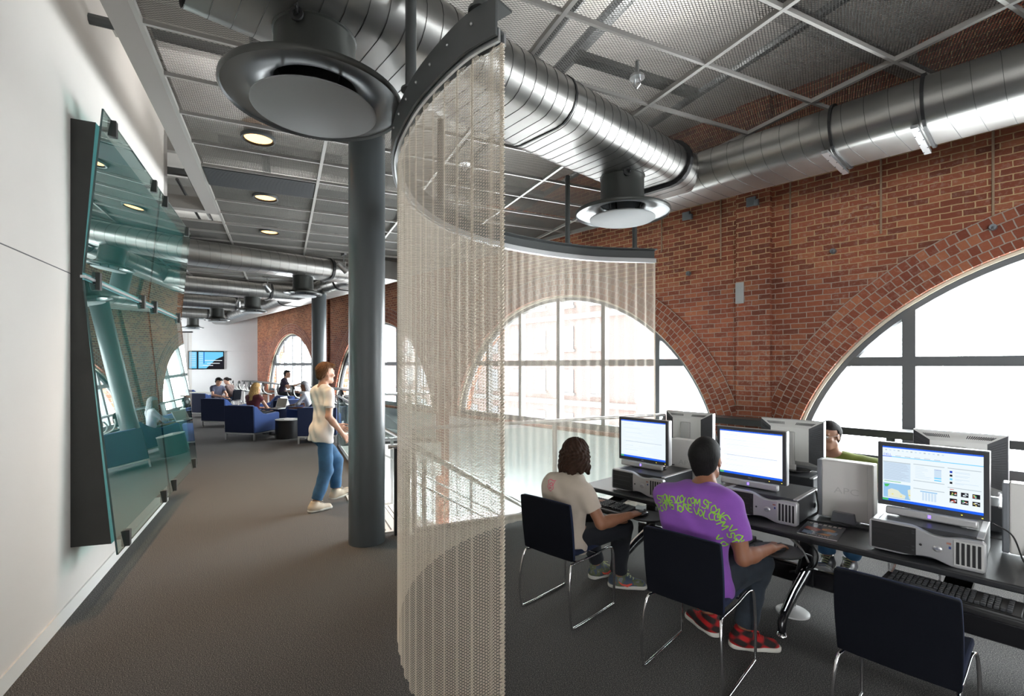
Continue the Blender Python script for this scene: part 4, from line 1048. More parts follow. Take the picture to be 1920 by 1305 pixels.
cable([(-1.10, 3.30, .70), (-1.05, 3.42, .60), (-1.10, 3.60, .50), (-1.13, 3.76, .40), (-1.17, 3.80, .25)], .010, 'thick black cable dropping along the desk leg')
cable([(-1.04, 3.20, .70), (-1.02, 3.38, .58), (-1.06, 3.62, .45), (-1.09, 3.78, .36)], .007, 'grey cable drooping from the mouse platform to the desk leg', 'grey_plastic')
cable([(-1.00, 3.24, .70), (-1.08, 3.50, .52), (-1.05, 3.72, .42), (-1.10, 3.80, .30)], .006, 'thin black cable in the bundle along the desk leg')
cable([(-1.16, 3.30, .70), (-1.0, 3.40, .62), (-.98, 3.58, .50), (-1.06, 3.76, .33), (-1.22, 3.82, .24)], .006, 'black cable looped round the foot of the desk leg')
cable([(-1.03, 3.72, .80), (-1.06, 3.58, .84), (-1.03, 3.48, .79), (-1.05, 3.40, .748), (-1.02, 3.30, .746)], .005, 'black cable coming forward between tower and grey power unit')
cable([(-1.02, 3.78, .74), (-1.05, 3.66, .77), (-1.0, 3.60, .80), (-1.04, 3.74, .84), (-1.02, 3.80, .80)], .006, 'coil of black cable behind the grey power unit')
# ================================================================ visitor chairs
def make_chair(label):
    t = thing('visitor_chair', label, 'chair', (0, 0, 0), 0, 'dark upholstered chairs with chrome sled legs')
    # shell profile from seat front over the seat to the back top (y,z)
    def back(y0, th):
        G = []
        for i in range(9):
            f = i/8; z = .44+.385*f; w = .208+.006*math.sin(PI*f); row = []
            for j in range(11):
                u = -1+2*j/10; yy = -.205-.045*f+.025*(1-u*u)*-1*(.3+.7*f)+y0; row.append((u*w, yy, z-(.012*u*u if i == 8 else 0)))
            G.append(row)
        return G
    m = MB(); m.sheet(back(0, 0), 0, .022); m.build('backrest', 'black_fabric', t, bevel=.006, smooth=50, fix=True)
    m = MB(); m.sheet(back(.022, 0), 0, .020); m.build('back_pad', 'blue_trim', t, bevel=.008, smooth=50, fix=True)
    G = []
    for i in range(10):
        f = i/9; y = -.215+.44*f; row = []
        for j in range(11):
            u = -1+2*j/10; row.append((u*.208, y, .447+.012*u*u-.02*max(0, f-.75)*4*(f-.75)+(.03*(1-f*8) if f < .125 else 0)))
        G.append(row)
    m = MB(); m.sheet(G, 0, .034); m.build('seat', 'blue_trim', t, bevel=.008, smooth=50, fix=True)
    for s in (-1, 1):
        P = [(s*.222, .23, .012), (s*.222, 0, .010), (s*.222, -.22, .012), (s*.222, -.245, .03), (s*.224, -.262, .12), (s*.218, -.262, .26), (s*.205, -.232, .40), (s*.196, -.18, .412),
             (s*.196, 0, .408), (s*.198, .17, .418), (s*.204, .215, .42), (s*.214, .245, .395), (s*.222, .25, .25), (s*.222, .252, .06), (s*.222, .25, .02)]
        m = MB(); m.tube(catmull(P, 4, True), .0085, 8, closed=True); m.build('sled_leg', 'chrome', t, smooth=60)
    m = MB(); m.tube([(-.2, .10, .405), (.2, .10, .405)], .007, 6); m.tube([(-.2, -.14, .405), (.2, -.14, .405)], .007, 6); m.build('cross_rod', 'chrome', t)
    return t
ch = make_chair('empty black upholstered chair nearest the camera, at the right end of the desk'); ch.location = (-.415, 2.80, 0); ch.rotation_euler = (0, 0, R(-1))
dup(ch, (-1.325, 2.675, 0), R(4), 'black upholstered chair under the person in the purple shirt')
dup(ch, (-2.285, 2.635, 0), R(3), 'black upholstered chair under the person with brown wavy hair')
dup(ch, (-1.06, 5.06, 0), R(184), 'black upholstered chair on the far side of the desk, under the person in green')
dup(ch, (-.25, 5.0, 0), R(170), 'black upholstered chair on the window side of the desk, at the right end')
# ================================================================ far lounge
def make_armchair(label):
    t = thing('armchair', label, 'armchair', (0, 0, 0), 0, 'blue lounge armchairs')
    side = [(-.40, .17), (.40, .17), (.40, .57), (.36, .60), (.20, .585), (.02, .575), (-.12, .60), (-.24, .69), (-.32, .77), (-.42, .79)]
    for s in (-1, 1):
        m = MB(); m.prism(side, s*.31, s*.40, axis='x'); m.build('arm', 'blue_fabric', t, bevel=.02, seg=3, fix=True)
    m = MB(); m.prism([(-.42, .17), (-.30, .17), (-.28, .40), (-.30, .80), (-.44, .80)], -.312, .312, axis='x'); m.build('backrest', 'blue_fabric', t, bevel=.02, seg=3, fix=True)
    m = MB(); m.prism([(-.425, .175), (-.405, .175), (-.425, .79), (-.445, .79)], -.40, .40, axis='x'); m.build('rear_panel', 'blue_shaded', t, bevel=.008, fix=True)  # rear face in a darker blue: backlit shade put into the colour
    m = MB(); rbox(m, -.31, .31, -.30, .40, .17, .30); m.build('base', 'blue_fabric', t, bevel=.01)
    m = MB(); rbox(m, -.305, .305, -.29, .41, .30, .43); m.build('seat_cushion', 'blue_fabric', t, bevel=.03, seg=3)
    m = MB(); 
    for s in (-1, 1): m.bar((s*.385, -.40, .155), (s*.385, .40, .155), .03, .03)
    for y in (-.40, .40): m.bar((-.385, y, .155), (.385, y, .155), .03, .03)
    m.build('frame', 'alu', t)
    for s in (-1, 1):
        for y in (-.39, .39):
            m = MB(); m.bar((s*.385, y, 0), (s*.385, y, .15), .032, .032, up=(0, 1, 0)); m.build('leg', 'alu', t)
    return t
ac = make_armchair('blue armchair nearest the camera, in which the blonde person sits')
ac.location = (-12.66, 3.26, 0); ac.rotation_euler = (0, 0, R(33))
for x, y, a, lab in ((-15.75, 3.33, 33, 'blue armchair with shaded back, behind the blonde person at the walkway side'), (-18.95, 3.45, 33, 'blue armchair farthest along the walkway, in front of the person reading'),
                     (-15.35, 4.5, 200, 'blue armchair facing the walkway in the middle of the lounge'), (-14.1, 4.35, 95, 'blue armchair turned to the end wall, between the two people with laptops'),
                     (-13.1, 4.72, 130, 'blue armchair in which the grey haired person sits'), (-11.1, 4.25, 60, 'blue armchair nearest the tall far column, partly behind the walking person'), (-21.9, 3.7, 20, 'blue seat against the end wall below the television')):
    dup(ac, (x, y, 0), R(a), lab)
t = thing('side_table', 'black drum side table with a pale top between the blue armchairs', 'table', (-12.1, 3.85, 0))
m = MB(); m.lathe([(0, 0), (.26, 0), (.26, .43), (0, .43)], 32); m.build('drum', 'black', t, bevel=.01)
m = MB(); m.lathe([(0, .43), (.265, .43), (.265, .445), (0, .445)], 32); m.build('top', 'ups_body', t)
o = MB().box((0, 0, .006), (.21, .28, .012)).build('booklet', 'paper', loc=(-12.13, 3.83, .446), rotz=.4); tag(o, 'white booklet on the black drum table', 'booklet')
t = thing('study_table', 'small white table at which the person in brown sits', 'table', (-20.85, 3.80, 0), .75)
m = MB(); rbox(m, -.5, .5, -.32, .32, .71, .74); m.build('table_top', 'white_paint', t, bevel=.005)
for x in (-.45, .45):
    for y in (-.28, .28): m = MB(); m.tube([(x, y, 0), (x, y, .71)], .02, 8); m.build('leg', 'alu', t)
# window counter with stools
t = thing('window_counter', 'long narrow counter along the far brick wall', 'counter', (-16.8, 5.86, 0))
m = MB(); rbox(m, -7.2, 7.0, -.2, .2, 1.01, 1.05); m.build('counter_top', 'rail_paint', t, bevel=.006)
m = MB(); rbox(m, -7.2, 7.0, .02, .06, .10, .14); m.build('foot_rail', 'steel', t)
for x in np.linspace(-7.0, 6.8, 8):
    m = MB(); rbox(m, x-.03, x+.03, .0, .10, 0, 1.01); m.build('post', 'steel', t)
def make_stool(label):
    t = thing('bar_stool', label, 'stool', (0, 0, 0), 0, 'bar stools along the window counter')
    m = MB(); m.lathe([(0, .70), (.17, .70), (.19, .72), (.185, .745), (.10, .74), (0, .735)], 28); m.build('seat', 'black', t, smooth=50)
    m = MB(); M = Matrix.Rotation(R(90), 3, 'X')@Matrix.Identity(3)
    m.lathe([(0, .02), (.09, .015), (.155, -.01), (.16, -.02), (.09, .0), (0, .004)], 28, (0, -.20, .95), M=M); m.lathe([(0, .026), (.05, .024), (.05, .018), (0, .018)], 16, (0, -.20, .95), 1, M=M); m.build('backrest', ['black', 'grey_plastic'], t, smooth=50)
    for s in (-1, 1):
        m = MB(); m.tube(catmull([(s*.15, -.21, .98), (s*.19, -.23, .88), (s*.20, -.16, .76), (s*.18, .02, .70), (s*.02, .10, .68)], 5), .016, 8); m.build('back_frame', 'white_paint', t)
    m = MB(); m.tube([(0, 0, .02), (0, 0, .70)], .028, 12); m.build('post', 'white_paint', t)
    m = MB(); m.lathe([(0, 0), (.22, 0), (.22, .012), (.04, .03), (0, .03)], 28); m.build('foot_plate', 'white_paint', t, smooth=40)
    m = MB(); m.tube([(.17*math.cos(a), .17*math.sin(a), .25) for a in np.linspace(0, 2*PI, 20)[:-1]], .01, 6, closed=True); m.build('foot_ring', 'steel', t)
    return t
stl = make_stool('bar stool at the end of the counter by the end wall')
names = ['second bar stool from the end wall', 'third bar stool from the end wall', 'fourth bar stool from the end wall', 'fifth bar stool from the end wall', 'sixth bar stool from the end wall, next to the person at the counter',
         'bar stool occupied by the person in the dark shirt', 'empty bar stool behind the grey haired person', 'bar stool just right of the tall far column', 'bar stool beside the walking person, at the near end of the counter']
for i, x in enumerate((-22.6, -21.7, -20.9, -20.15, -19.35, -18.5, -16.8, -15.5, -12.5, -11.9)):
    if i == 0: stl.location = (x, 5.25, 0); stl.rotation_euler = (0, 0, R(-8))
    else: dup(stl, (x, 5.25, 0), R((-8, 5, -4, 6, -3, 4, -25, 10, -6, 4)[i]), names[i-1])
# television
t = thing('television', 'flat television on the end wall showing a blue picture', 'television', RL3(-2.96, 24.37, 1.94), FI)
def tvm(p): return p
m = MB(); m.box((0, 0, 0), (1.32, .06, .78)); o = m.build('frame', 'black_gloss', t, bevel=.01)
m = MB(); W2, H2 = .62, .35
def tr(a0, a1, b0, b1, mi, y=-.034): m.add([(-W2+2*W2*a0, y, H2-2*H2*b1), (-W2+2*W2*a1, y, H2-2*H2*b1), (-W2+2*W2*a1, y, H2-2*H2*b0), (-W2+2*W2*a0, y, H2-2*H2*b0)], [(0, 1, 2, 3)], mi)
tr(0, 1, 0, 1, 12, -.032); m.add([(-W2+2*W2*.5, -.0335, -H2), (W2, -.0335, -H2), (W2, -.0335, H2-2*H2*.25), (-W2+2*W2*.78, -.0335, H2-2*H2*.45)], [(0, 1, 2, 3)], 10)
tr(.22, .27, 0, 1, 10, -.0336); tr(.42, .44, 0, .7, 8, -.0336)
for k in range(8): tr(.02, .19, .06+.11*k, .09+.11*k, 0, -.0338); tr(.29, .40, .06+.11*k, .085+.11*k, 13, -.0338)
for k, (a, b) in enumerate(((.45, .97), (.52, .9))): tr(a, b, .5+.17*k, .54+.17*k, 0, -.0338)
tr(.40, .70, .80, .84, 13, -.0338)
m.build('screen', SM, t, smooth=0)
def laptop(x, y, z, a, lab):
    t = thing('laptop', lab, 'laptop', (x, y, z), a, 'open laptops on laps')
    m = MB(); rbox(m, -.17, .17, -.12, .12, 0, .022); m.build('base', 'alu', t, bevel=.004)
    m = MB(); rbox(m, -.15, .15, -.09, .02, .022, .024); m.build('keyboard', 'monitor_dark', t)
    Mx = Matrix.Rotation(R(-18), 3, 'X'); m = MB(); c = Vector((0, .12, .02))+Mx@Vector((0, 0, .12)); m.box(c, (.34, .012, .24), M=Mx); m.build('lid', 'alu', t, bevel=.003)
    m = MB(); m.box(c+Mx@Vector((0, -.0075, 0)), (.31, .003, .21), M=Mx); m.build('screen', 'screen_off', t)
    return t
pbr('screen_off', (.38, .38, .34), .3)
# ================================================================ people: one smooth surface grown round the joints
V3 = lambda *a: np.array(a, dtype=np.float64)
def nrm(v): v = np.asarray(v, float); return v/(np.linalg.norm(v)+1e-12)
class Field:
    def __init__(s, lo, hi, h):
        s.h = h; s.lo = np.array(lo, float)-3*h; n = np.ceil((np.array(hi)-s.lo)/h).astype(int)+4
        s.f = np.full(n, .08, np.float32); s.lab = np.zeros(n, np.int8)
    def _win(s, lo, hi):
        a = np.maximum(((np.array(lo)-s.lo)/s.h).astype(int), 0); b = np.minimum(((np.array(hi)-s.lo)/s.h).astype(int)+2, s.f.shape)
        if (b <= a).any(): return None
        sl = tuple(slice(i, j) for i, j in zip(a, b))
        ax = [s.lo[i]+s.h*np.arange(a[i], b[i]) for i in range(3)]
        return sl, np.stack(np.meshgrid(*ax, indexing='ij'), -1)
    def put(s, sl, d, k, lab=0, sub=False):
        f = s.f[sl]; d = d.astype(np.float32)
        if sub: s.f[sl] = np.maximum(f, -d); return
        m = d < f
        if k > 0:
            hh = np.clip(.5+.5*(f-d)/k, 0, 1); s.f[sl] = f+(d-f)*hh-k*hh*(1-hh)
        else: s.f[sl] = np.minimum(f, d)
        L = s.lab[sl]; L[m] = lab
    def cap(s, a, b, ra, rb=None, k=.02, lab=0, flat=None, sub=False, cut=None):
        """tapered capsule; flat=(axis, factor) squeezes it along axis; cut=(point, normal) trims it"""
        a, b = np.array(a, float), np.array(b, float); rb = ra if rb is None else rb; R_ = max(ra, rb)+.05
        w = s._win(np.minimum(a, b)-R_, np.maximum(a, b)+R_)
        if w is None: return
        sl, P = w; q = P-a; e = b-a
        if flat is not None:
            n = nrm(flat[0]); q = q+(flat[1]-1)*(q@n)[..., None]*n; e = e+(flat[1]-1)*(e@n)*n
        t = np.clip((q@e)/(e@e+1e-12), 0, 1); d = np.linalg.norm(q-t[..., None]*e, axis=-1)-(ra+(rb-ra)*t)
        if flat is not None: d = d*.8
        if cut is not None: d = np.maximum(d, (P-np.array(cut[0]))@nrm(cut[1]))
        s.put(sl, d, k, lab, sub)
    def ell(s, c, r, k=.02, lab=0, M=None, sub=False, cut=None):
        c = np.array(c, float); r = np.array(r, float); R_ = r.max()+.05
        w = s._win(c-R_, c+R_)
        if w is None: return
        sl, P = w; q = P-c
        if M is not None: q = q@M
        u = q/r; n0 = np.linalg.norm(u, axis=-1); n1 = np.linalg.norm(u/r, axis=-1)+1e-9
        d = n0*(n0-1)/n1
        if cut is not None: d = np.maximum(d, (P-np.array(cut[0]))@nrm(cut[1]))
        s.put(sl, d, k, lab, sub)
    def halfcut(s, p, n):
        G = np.stack(np.meshgrid(*[s.lo[i]+s.h*np.arange(s.f.shape[i]) for i in range(3)], indexing='ij'), -1)
        s.f = np.maximum(s.f, ((G-np.array(p))@nrm(n)).astype(np.float32))
    def sample(s, P):
        q = (np.asarray(P)-s.lo)/s.h; i = np.clip(np.floor(q).astype(int), 0, np.array(s.f.shape)-2); t = q-i; out = 0
        for dx in (0, 1):
            for dy in (0, 1):
                for dz in (0, 1):
                    w = (t[..., 0] if dx else 1-t[..., 0])*(t[..., 1] if dy else 1-t[..., 1])*(t[..., 2] if dz else 1-t[..., 2])
                    out = out+w*s.f[i[..., 0]+dx, i[..., 1]+dy, i[..., 2]+dz]
        return out
    def mesh(s):
        f = s.f; S = f < 0; n = np.array(f.shape)
        O = [(0, 0, 0), (1, 0, 0), (1, 1, 0), (0, 1, 0), (0, 0, 1), (1, 0, 1), (1, 1, 1), (0, 1, 1)]
        sub = lambda A, o: A[o[0]:n[0]-1+o[0], o[1]:n[1]-1+o[1], o[2]:n[2]-1+o[2]]
        cnt = sum(sub(S, o).astype(np.int8) for o in O); act = (cnt > 0) & (cnt < 8)
        idx = np.full(act.shape, -1, np.int64); ac = np.argwhere(act); idx[act] = np.arange(len(ac))
        acc = np.zeros((len(ac), 3)); c = np.zeros(len(ac))
        for i, j in ((0, 1), (1, 2), (2, 3), (3, 0), (4, 5), (5, 6), (6, 7), (7, 4), (0, 4), (1, 5), (2, 6), (3, 7)):
            a, b = np.array(O[i]), np.array(O[j]); v0 = f[tuple((ac+a).T)]; v1 = f[tuple((ac+b).T)]; m = (v0 < 0) != (v1 < 0)
            t = np.where(m, v0/np.where(m, v0-v1, 1), 0); acc += m[:, None]*(a+t[:, None]*(b-a)); c += m
        V = s.lo+s.h*(ac+acc/np.maximum(c, 1)[:, None]); lab = s.lab[tuple(ac.T)]
        F = []
        for ax in range(3):
            u, v = (ax+1) % 3, (ax+2) % 3
            s0 = [slice(1, -1)]*3; s1 = list(s0); s0[ax] = slice(0, -1); s1[ax] = slice(1, None)
            A, B = S[tuple(s0)], S[tuple(s1)]; E = np.argwhere(A != B); 
            if not len(E): continue
            inside = A[tuple(E.T)]; base = E.copy(); base[:, u] += 1; base[:, v] += 1
            def g(du, dv):
                q = base.copy(); q[:, u] += du; q[:, v] += dv; return idx[tuple(q.T)]
            Q = np.stack([g(-1, -1), g(0, -1), g(0, 0), g(-1, 0)], 1); Q[~inside] = Q[~inside][:, ::-1]; F.append(Q)
        F = np.concatenate(F); return V, F, lab
def field_obj(fd, name, mats, parent=None, loc=None, rotz=0, disp=None, facemat=None, relax=2):
    V, F, lab = fd.mesh()
    F = F[(F >= 0).all(1)]
    for _ in range(relax):   # light relaxation removes the grid stepping
        nb = np.zeros_like(V); c = np.zeros(len(V))
        for i, j in ((0, 1), (1, 2), (2, 3), (3, 0)):
            np.add.at(nb, F[:, i], V[F[:, j]]); np.add.at(nb, F[:, j], V[F[:, i]]); np.add.at(c, F[:, i], 1); np.add.at(c, F[:, j], 1)
        V = V*.5+.5*nb/np.maximum(c, 1)[:, None]
    if disp is not None:
        A = V[F[:, 2]]-V[F[:, 0]]; B = V[F[:, 3]]-V[F[:, 1]]; N = np.cross(A, B); vn = np.zeros_like(V)
        for i in range(4): np.add.at(vn, F[:, i], N)
        vn /= np.linalg.norm(vn, axis=1)[:, None]+1e-12; V = V+vn*disp(V)[:, None]
    me = bpy.data.meshes.new(name); nv, nf = len(V), len(F)
    me.vertices.add(nv); me.vertices.foreach_set('co', V.ravel()); me.loops.add(nf*4); me.loops.foreach_set('vertex_index', F.ravel().astype(np.int32))
    me.polygons.add(nf); me.polygons.foreach_set('loop_start', np.arange(0, nf*4, 4, dtype=np.int32)); me.polygons.foreach_set('loop_total', np.full(nf, 4, np.int32))
    for m in mats: me.materials.append(MATS[m])
    if len(mats) > 1:
        mi = facemat(V[F].mean(1), lab[F[:, 0]]) if facemat is not None else lab[F[:, 0]]
        me.polygons.foreach_set('material_index', mi.astype(np.int32))
    me.polygons.foreach_set('use_smooth', [True]*nf); me.update(calc_edges=True); me.validate()
    o = bpy.data.objects.new(name, me); COL.objects.link(o)
    if parent: o.parent = parent
    if loc is not None: o.location = loc
    if rotz: o.rotation_euler = (0, 0, rotz)
    return o
def folds(A, f=38., seed=0.):
    def d(V):
        x, y, z = V.T
        return A*(1.3*np.sin(13*(z-1.1*x)+2.5*np.sin(6*y+4*x+seed)+seed)*np.sin(7*x+5*z+seed)+np.sin(f*(z+.6*x)+3*np.sin(9*y+seed)+2*np.sin(14*x+seed))*.6+np.sin(f*.55*(z-.8*y)+4*np.sin(11*x+1+seed))*.5)
    return d
def head_frame(yaw, pitch, roll=0):
    M = Matrix.Rotation(R(yaw), 3, 'Z')@Matrix.Rotation(R(pitch), 3, 'X')@Matrix.Rotation(R(roll), 3, 'Y'); return np.array(M)
def add_head(fd, c, H, k=1.0):
    p = lambda x, y, z: np.array(c)+H@(k*V3(x, y, z)); S = lambda *r: k*np.array(r)
    fd.ell(p(0, -.012, .035), S(.076, .096, .088), .02, M=H); fd.ell(p(0, .028, -.040), S(.058, .066, .078), .03, M=H)
    fd.cap(p(-.022, .066, -.092), p(.022, .066, -.092), .024*k, k=.025); fd.cap(p(-.048, .0, -.07), p(-.02, .06, -.092), .024*k, k=.02); fd.cap(p(.048, .0, -.07), p(.02, .06, -.092), .024*k, k=.02)
    fd.cap(p(-.035, .078, .028), p(.035, .078, .028), .013*k, k=.015)
    for s in (-1, 1):
        fd.ell(p(s*.031, .091, .006), S(.016, .013, .010), .008, M=H, sub=True)
        fd.ell(p(s*.031, .078, .006), S(.0135, .0125, .0115), .004, M=H)
        fd.ell(p(s*.044, .062, -.022), S(.022, .024, .020), .015, M=H)
        fd.ell(p(s*.078, -.008, -.008), S(.010, .021, .032), .006, M=H); fd.ell(p(s*.086, -.004, -.004), S(.006, .011, .018), .004, M=H, sub=True)
    fd.cap(p(0, .088, .016), p(0, .108, -.026), .0085*k, .0125*k, .010); fd.cap(p(-.011, .098, -.030), p(.011, .098, -.030), .0085*k, k=.006)
    fd.cap(p(-.019, .084, -.057), p(.019, .084, -.057), .0075*k, k=.006, lab=1); fd.cap(p(-.015, .085, -.067), p(.015, .085, -.067), .0085*k, k=.006, lab=1)
def add_hand(fd, w, d, n, thumb, pose='mouse', k=1.):
    """w wrist, d towards the fingers, n out of the back of the hand, thumb=+1/-1 side"""
    d = nrm(d); n = nrm(n-np.dot(n, d)*d); s = np.cross(d, n)*thumb; w = np.array(w, float)
    curl = {'mouse': (12, 26, 22), 'grip': (45, 60, 40), 'flat': (6, 12, 10), 'loose': (18, 30, 22)}[pose]
    for o in (-.027, -.009, .009, .026): fd.cap(w+s*o*.5*k, w+d*.082*k+s*o*k+n*.004*k, .0155*k, .0120*k, .012, flat=(n, 1.15))
    for o, ln, r in ((.030, .072, .0088), (.010, .080, .0092), (-.010, .075, .0088), (-.029, .060, .0078)):
        p = w+d*.084*k+s*o*k+n*.003*k; a = 0.; L = np.array((.46, .31, .25))*ln*k*1.12; dd = nrm(d+s*o*2.2)
        for i in range(3):
            a += R(curl[i]); v = dd*math.cos(a)-n*math.sin(a); q = p+v*L[i]; fd.cap(p, q, r*k*(1-.08*i), r*k*(.92-.08*i), .004); p = q
    p = w+d*.022*k+s*.024*k-n*.004*k
    for ln, r, v in ((.042, .0145, nrm(d*.72+s*.62-n*.25)), (.032, .0105, nrm(d*.90+s*.38-n*.22)), (.026, .0095, nrm(d*.95+s*.10-n*.28))):
        q = p+v*ln*k; fd.cap(p, q, r*k, r*k*.9, .010 if ln > .04 else .004); p = q
def lerp(a, b, t): return np.array(a)*(1-t)+np.array(b)*t
def bounds(J, pad=.22):
    P = np.array([v for k, v in J.items() if len(np.shape(v)) == 1 and len(v) == 3]); return P.min(0)-pad, P.max(0)+pad
def make_person(label, loc, rotz, J, skin, h=.008, shirt=None, pants=None, shoes=None, hair_=None, hand=('mouse', 'loose'), sleeve=.5, wide=1., head_k=1., hd=(0, 0), palm=((0, 0, 1), (0, 0, 1)), fold=.004, facing=(0, 1, 0), cloth_h=None, group=None, shirt_len=.0, chest_f=1.45, shoe_dirs=None):
    """J: joints in the person's own frame: pel chest neck head shL shR elL elR wrL wrR hipL hipR knL knR anL anR"""
    J = {k: np.array(v, float) for k, v in J.items()}
    lo, hi = bounds(J); H = head_frame(*hd); fwd = nrm(facing); ch = cloth_h or h
    up = nrm(J['chest']-J['pel']); side = nrm(J['shR']-J['shL']); fr = nrm(np.cross(up, side))
    def torso(f, g=0., k=.05, lab=0):
        f.cap(J['pel']-side*.055, J['pel']+side*.055, .118*wide+g, k=k, flat=(fr, 1.25), lab=lab)
        wst = lerp(J['pel'], J['chest'], .45)
        f.cap(wst-side*.045, wst+side*.045, .108*wide+g, k=.07, flat=(fr, 1.35), lab=lab)
        f.cap(J['chest']-side*.07, J['chest']+side*.07, .118*wide+g, k=.08, flat=(fr, chest_f), lab=lab)
        f.cap(lerp(J['shL'], J['shR'], .14), lerp(J['shL'], J['shR'], .86), .062*wide+g, k=.07, flat=(fr, 1.1), lab=lab)
        f.cap(lerp(J['neck'], J['chest'], .25)-side*.04, lerp(J['neck'], J['chest'], .25)+side*.04, .058*wide+g*.6, k=.06, lab=lab)
    f = Field(lo, hi, h); torso(f)
    f.cap(J['neck'], J['head']-H@V3(0, .02, .06), .056*head_k, .054*head_k, .03); add_head(f, J['head'], H, head_k)
    for s in 'LR':
        f.cap(J['sh'+s], J['el'+s], .050*wide, .038, .03); f.cap(J['el'+s], lerp(J['el'+s], J['wr'+s], .35), .038, .038, .02); f.cap(lerp(J['el'+s], J['wr'+s], .3), J['wr'+s], .039, .025, .02)
        i = 0 if s == 'L' else 1
        dv = J.get('hd'+s); dv = nrm(dv) if dv is not None else nrm(J['wr'+s]-J['el'+s])
        add_hand(f, J['wr'+s], dv, np.array(palm[i], float), (1 if s == 'L' else -1), hand[i], head_k)
        f.cap(J['hip'+s], J['kn'+s], .080*wide, .052, .04); f.cap(J['kn'+s], lerp(J['kn'+s], J['an'+s], .3), .052, .054, .03); f.cap(lerp(J['kn'+s], J['an'+s], .25), J['an'+s], .054, .036, .03)
        fdv = nrm(shoe_dirs[i] if shoe_dirs else fwd); f.cap(J['an'+s]+V3(0, 0, -.04), J['an'+s]+fdv*.13+V3(0, 0, -.055), .032, .028, .02)
    o = field_obj(f, 'person', [skin, 'lips'], None, loc, rotz); tag(o, label, 'person', group)
    if shirt:
        g = Field(lo, hi, ch); torso(g, .014)
        if shirt_len:
            hm = J['pel']-up*shirt_len; g.cap(hm-side*.065, hm+side*.065, .140*wide, k=.03, flat=(fr, 1.22)) if shirt_len > .08 else g.cap(hm-side*.06, hm+side*.06, .132*wide, k=.05, flat=(fr, 1.25)); shirt_len > .08 and g.cap(J['pel']-side*.06, J['pel']+side*.06, .136*wide, k=.03, flat=(fr, 1.25))
        for s in 'LR':
            e = lerp(J['sh'+s], J['el'+s], min(sleeve, 1.)); dv = nrm(J['el'+s]-J['sh'+s])
            g.cap(J['sh'+s], lerp(J['sh'+s], J['el'+s], min(1., sleeve+.12)), .060*wide, .062*wide if sleeve < .9 else .048, .035, cut=(e, dv) if sleeve < .9 else None)
            if sleeve > 1: g.cap(J['el'+s], lerp(J['el'+s], J['wr'+s], sleeve-1), .050, .036, .03, cut=(lerp(J['el'+s], J['wr'+s], sleeve-1.05), nrm(J['wr'+s]-J['el'+s])))
        if not shirt_len: g.halfcut(J['pel']-up*.07, -up)
        else: g.halfcut(J['pel']-up*(shirt_len+.03), -up)
        c = J['neck']+fr*.012+nrm(J['head']-J['neck'])*.045
        g.ell(c, (.068*head_k,)*3, 0, sub=True)
        ob = field_obj(g, 't_shirt' if sleeve < 1 else 'top', [shirt], o, disp=folds(fold, 34, J['head'][0]*7))
        ob['_f'] = 0; o_f = g
    else: o_f = None
    if pants:
        g = Field(lo, hi, ch)
        g.cap(J['pel']-side*.06-up*.02, J['pel']+side*.06-up*.02, .124*wide, k=.05, flat=(fr, 1.2))
        for s in 'LR':
            g.cap(J['hip'+s], J['kn'+s], .096*wide, .078, .05); g.cap(J['kn'+s], lerp(J['kn'+s], J['an'+s], .9), .078, .064, .03, cut=(lerp(J['kn'+s], J['an'+s], .86), nrm(J['an'+s]-J['kn'+s])))
        g.halfcut(J['pel']+up*(.075 if shirt_len < .08 else -.05), up)
        field_obj(g, 'jeans', [pants], o, disp=folds(.004, 40, 2.))
    if shoes:
        for i, s in enumerate('LR'):
            fdv = nrm(shoe_dirs[i] if shoe_dirs else fwd); a = J['an'+s]; z0 = a[2]-.085; g = Field(a-.16-.0*fdv, a+.2, min(ch, .006)); sd = nrm(np.cross(fdv, V3(0, 0, 1)))
            P = lambda x, y, z: V3(a[0], a[1], z0)+fdv*y+sd*x+V3(0, 0, z)
            g = Field(np.minimum(P(0, -.1, -.02), P(0, .24, -.02))-.08, np.maximum(P(0, -.1, .16), P(0, .24, .16))+.08, min(ch, .006))
            g.cap(P(0, -.035, .045), P(0, .05, .045), .044, .046, .02); g.cap(P(0, .04, .045), P(0, .165, .032), .048, .038, .03, flat=((0, 0, 1), 1.1)); g.cap(P(0, -.02, .06), P(0, .0, .125), .050, .046, .03)
            g.halfcut(P(0, 0, .012), (0, 0, -1)); g.halfcut(P(0, 0, .128), (0, 0, 1)); sh = field_obj(g, 'shoe', [shoes[0]], o)
            g = Field(P(0, 0, 0)-.26, P(0, 0, 0)+.26, min(ch, .006)); g.cap(P(0, -.038, .02), P(0, .05, .02), .048, .046, .01); g.cap(P(0, .05, .02), P(.0, .172, .02), .050, .042, .02); g.halfcut(P(0, 0, .003), (0, 0, -1)); g.halfcut(P(0, 0, .032), (0, 0, 1))
            field_obj(g, 'sole', [shoes[1]], sh)
            if shoes[0].startswith('plaid') or len(shoes) > 2:
                m = MB()
                for q in range(5):
                    y = .045+.02*q; z = .113-.013*q; m.tube([tuple(P(-.022, y, z-.002)), tuple(P(0, y+.006, z+.004)), tuple(P(.022, y, z-.002))], .0042, 6)
                m.tube([tuple(P(-.02, .04, .118)), tuple(P(-.035, .05, .135)), tuple(P(-.03, .075, .12)), tuple(P(-.005, .05, .118))], .003, 5); m.tube([tuple(P(.02, .04, .118)), tuple(P(.04, .055, .13)), tuple(P(.03, .08, .118)), tuple(P(.005, .05, .118))], .003, 5)
                m.build('laces', shoes[2] if len(shoes) > 2 else 'black', sh)
    if hair_: make_hair(o, J['head'], H, head_k, ch, *hair_)
    # eyes and brows
    m = MB(); mb = MB(); p = lambda x, y, z: np.array(J['head'])+H@(head_k*V3(x, y, z))
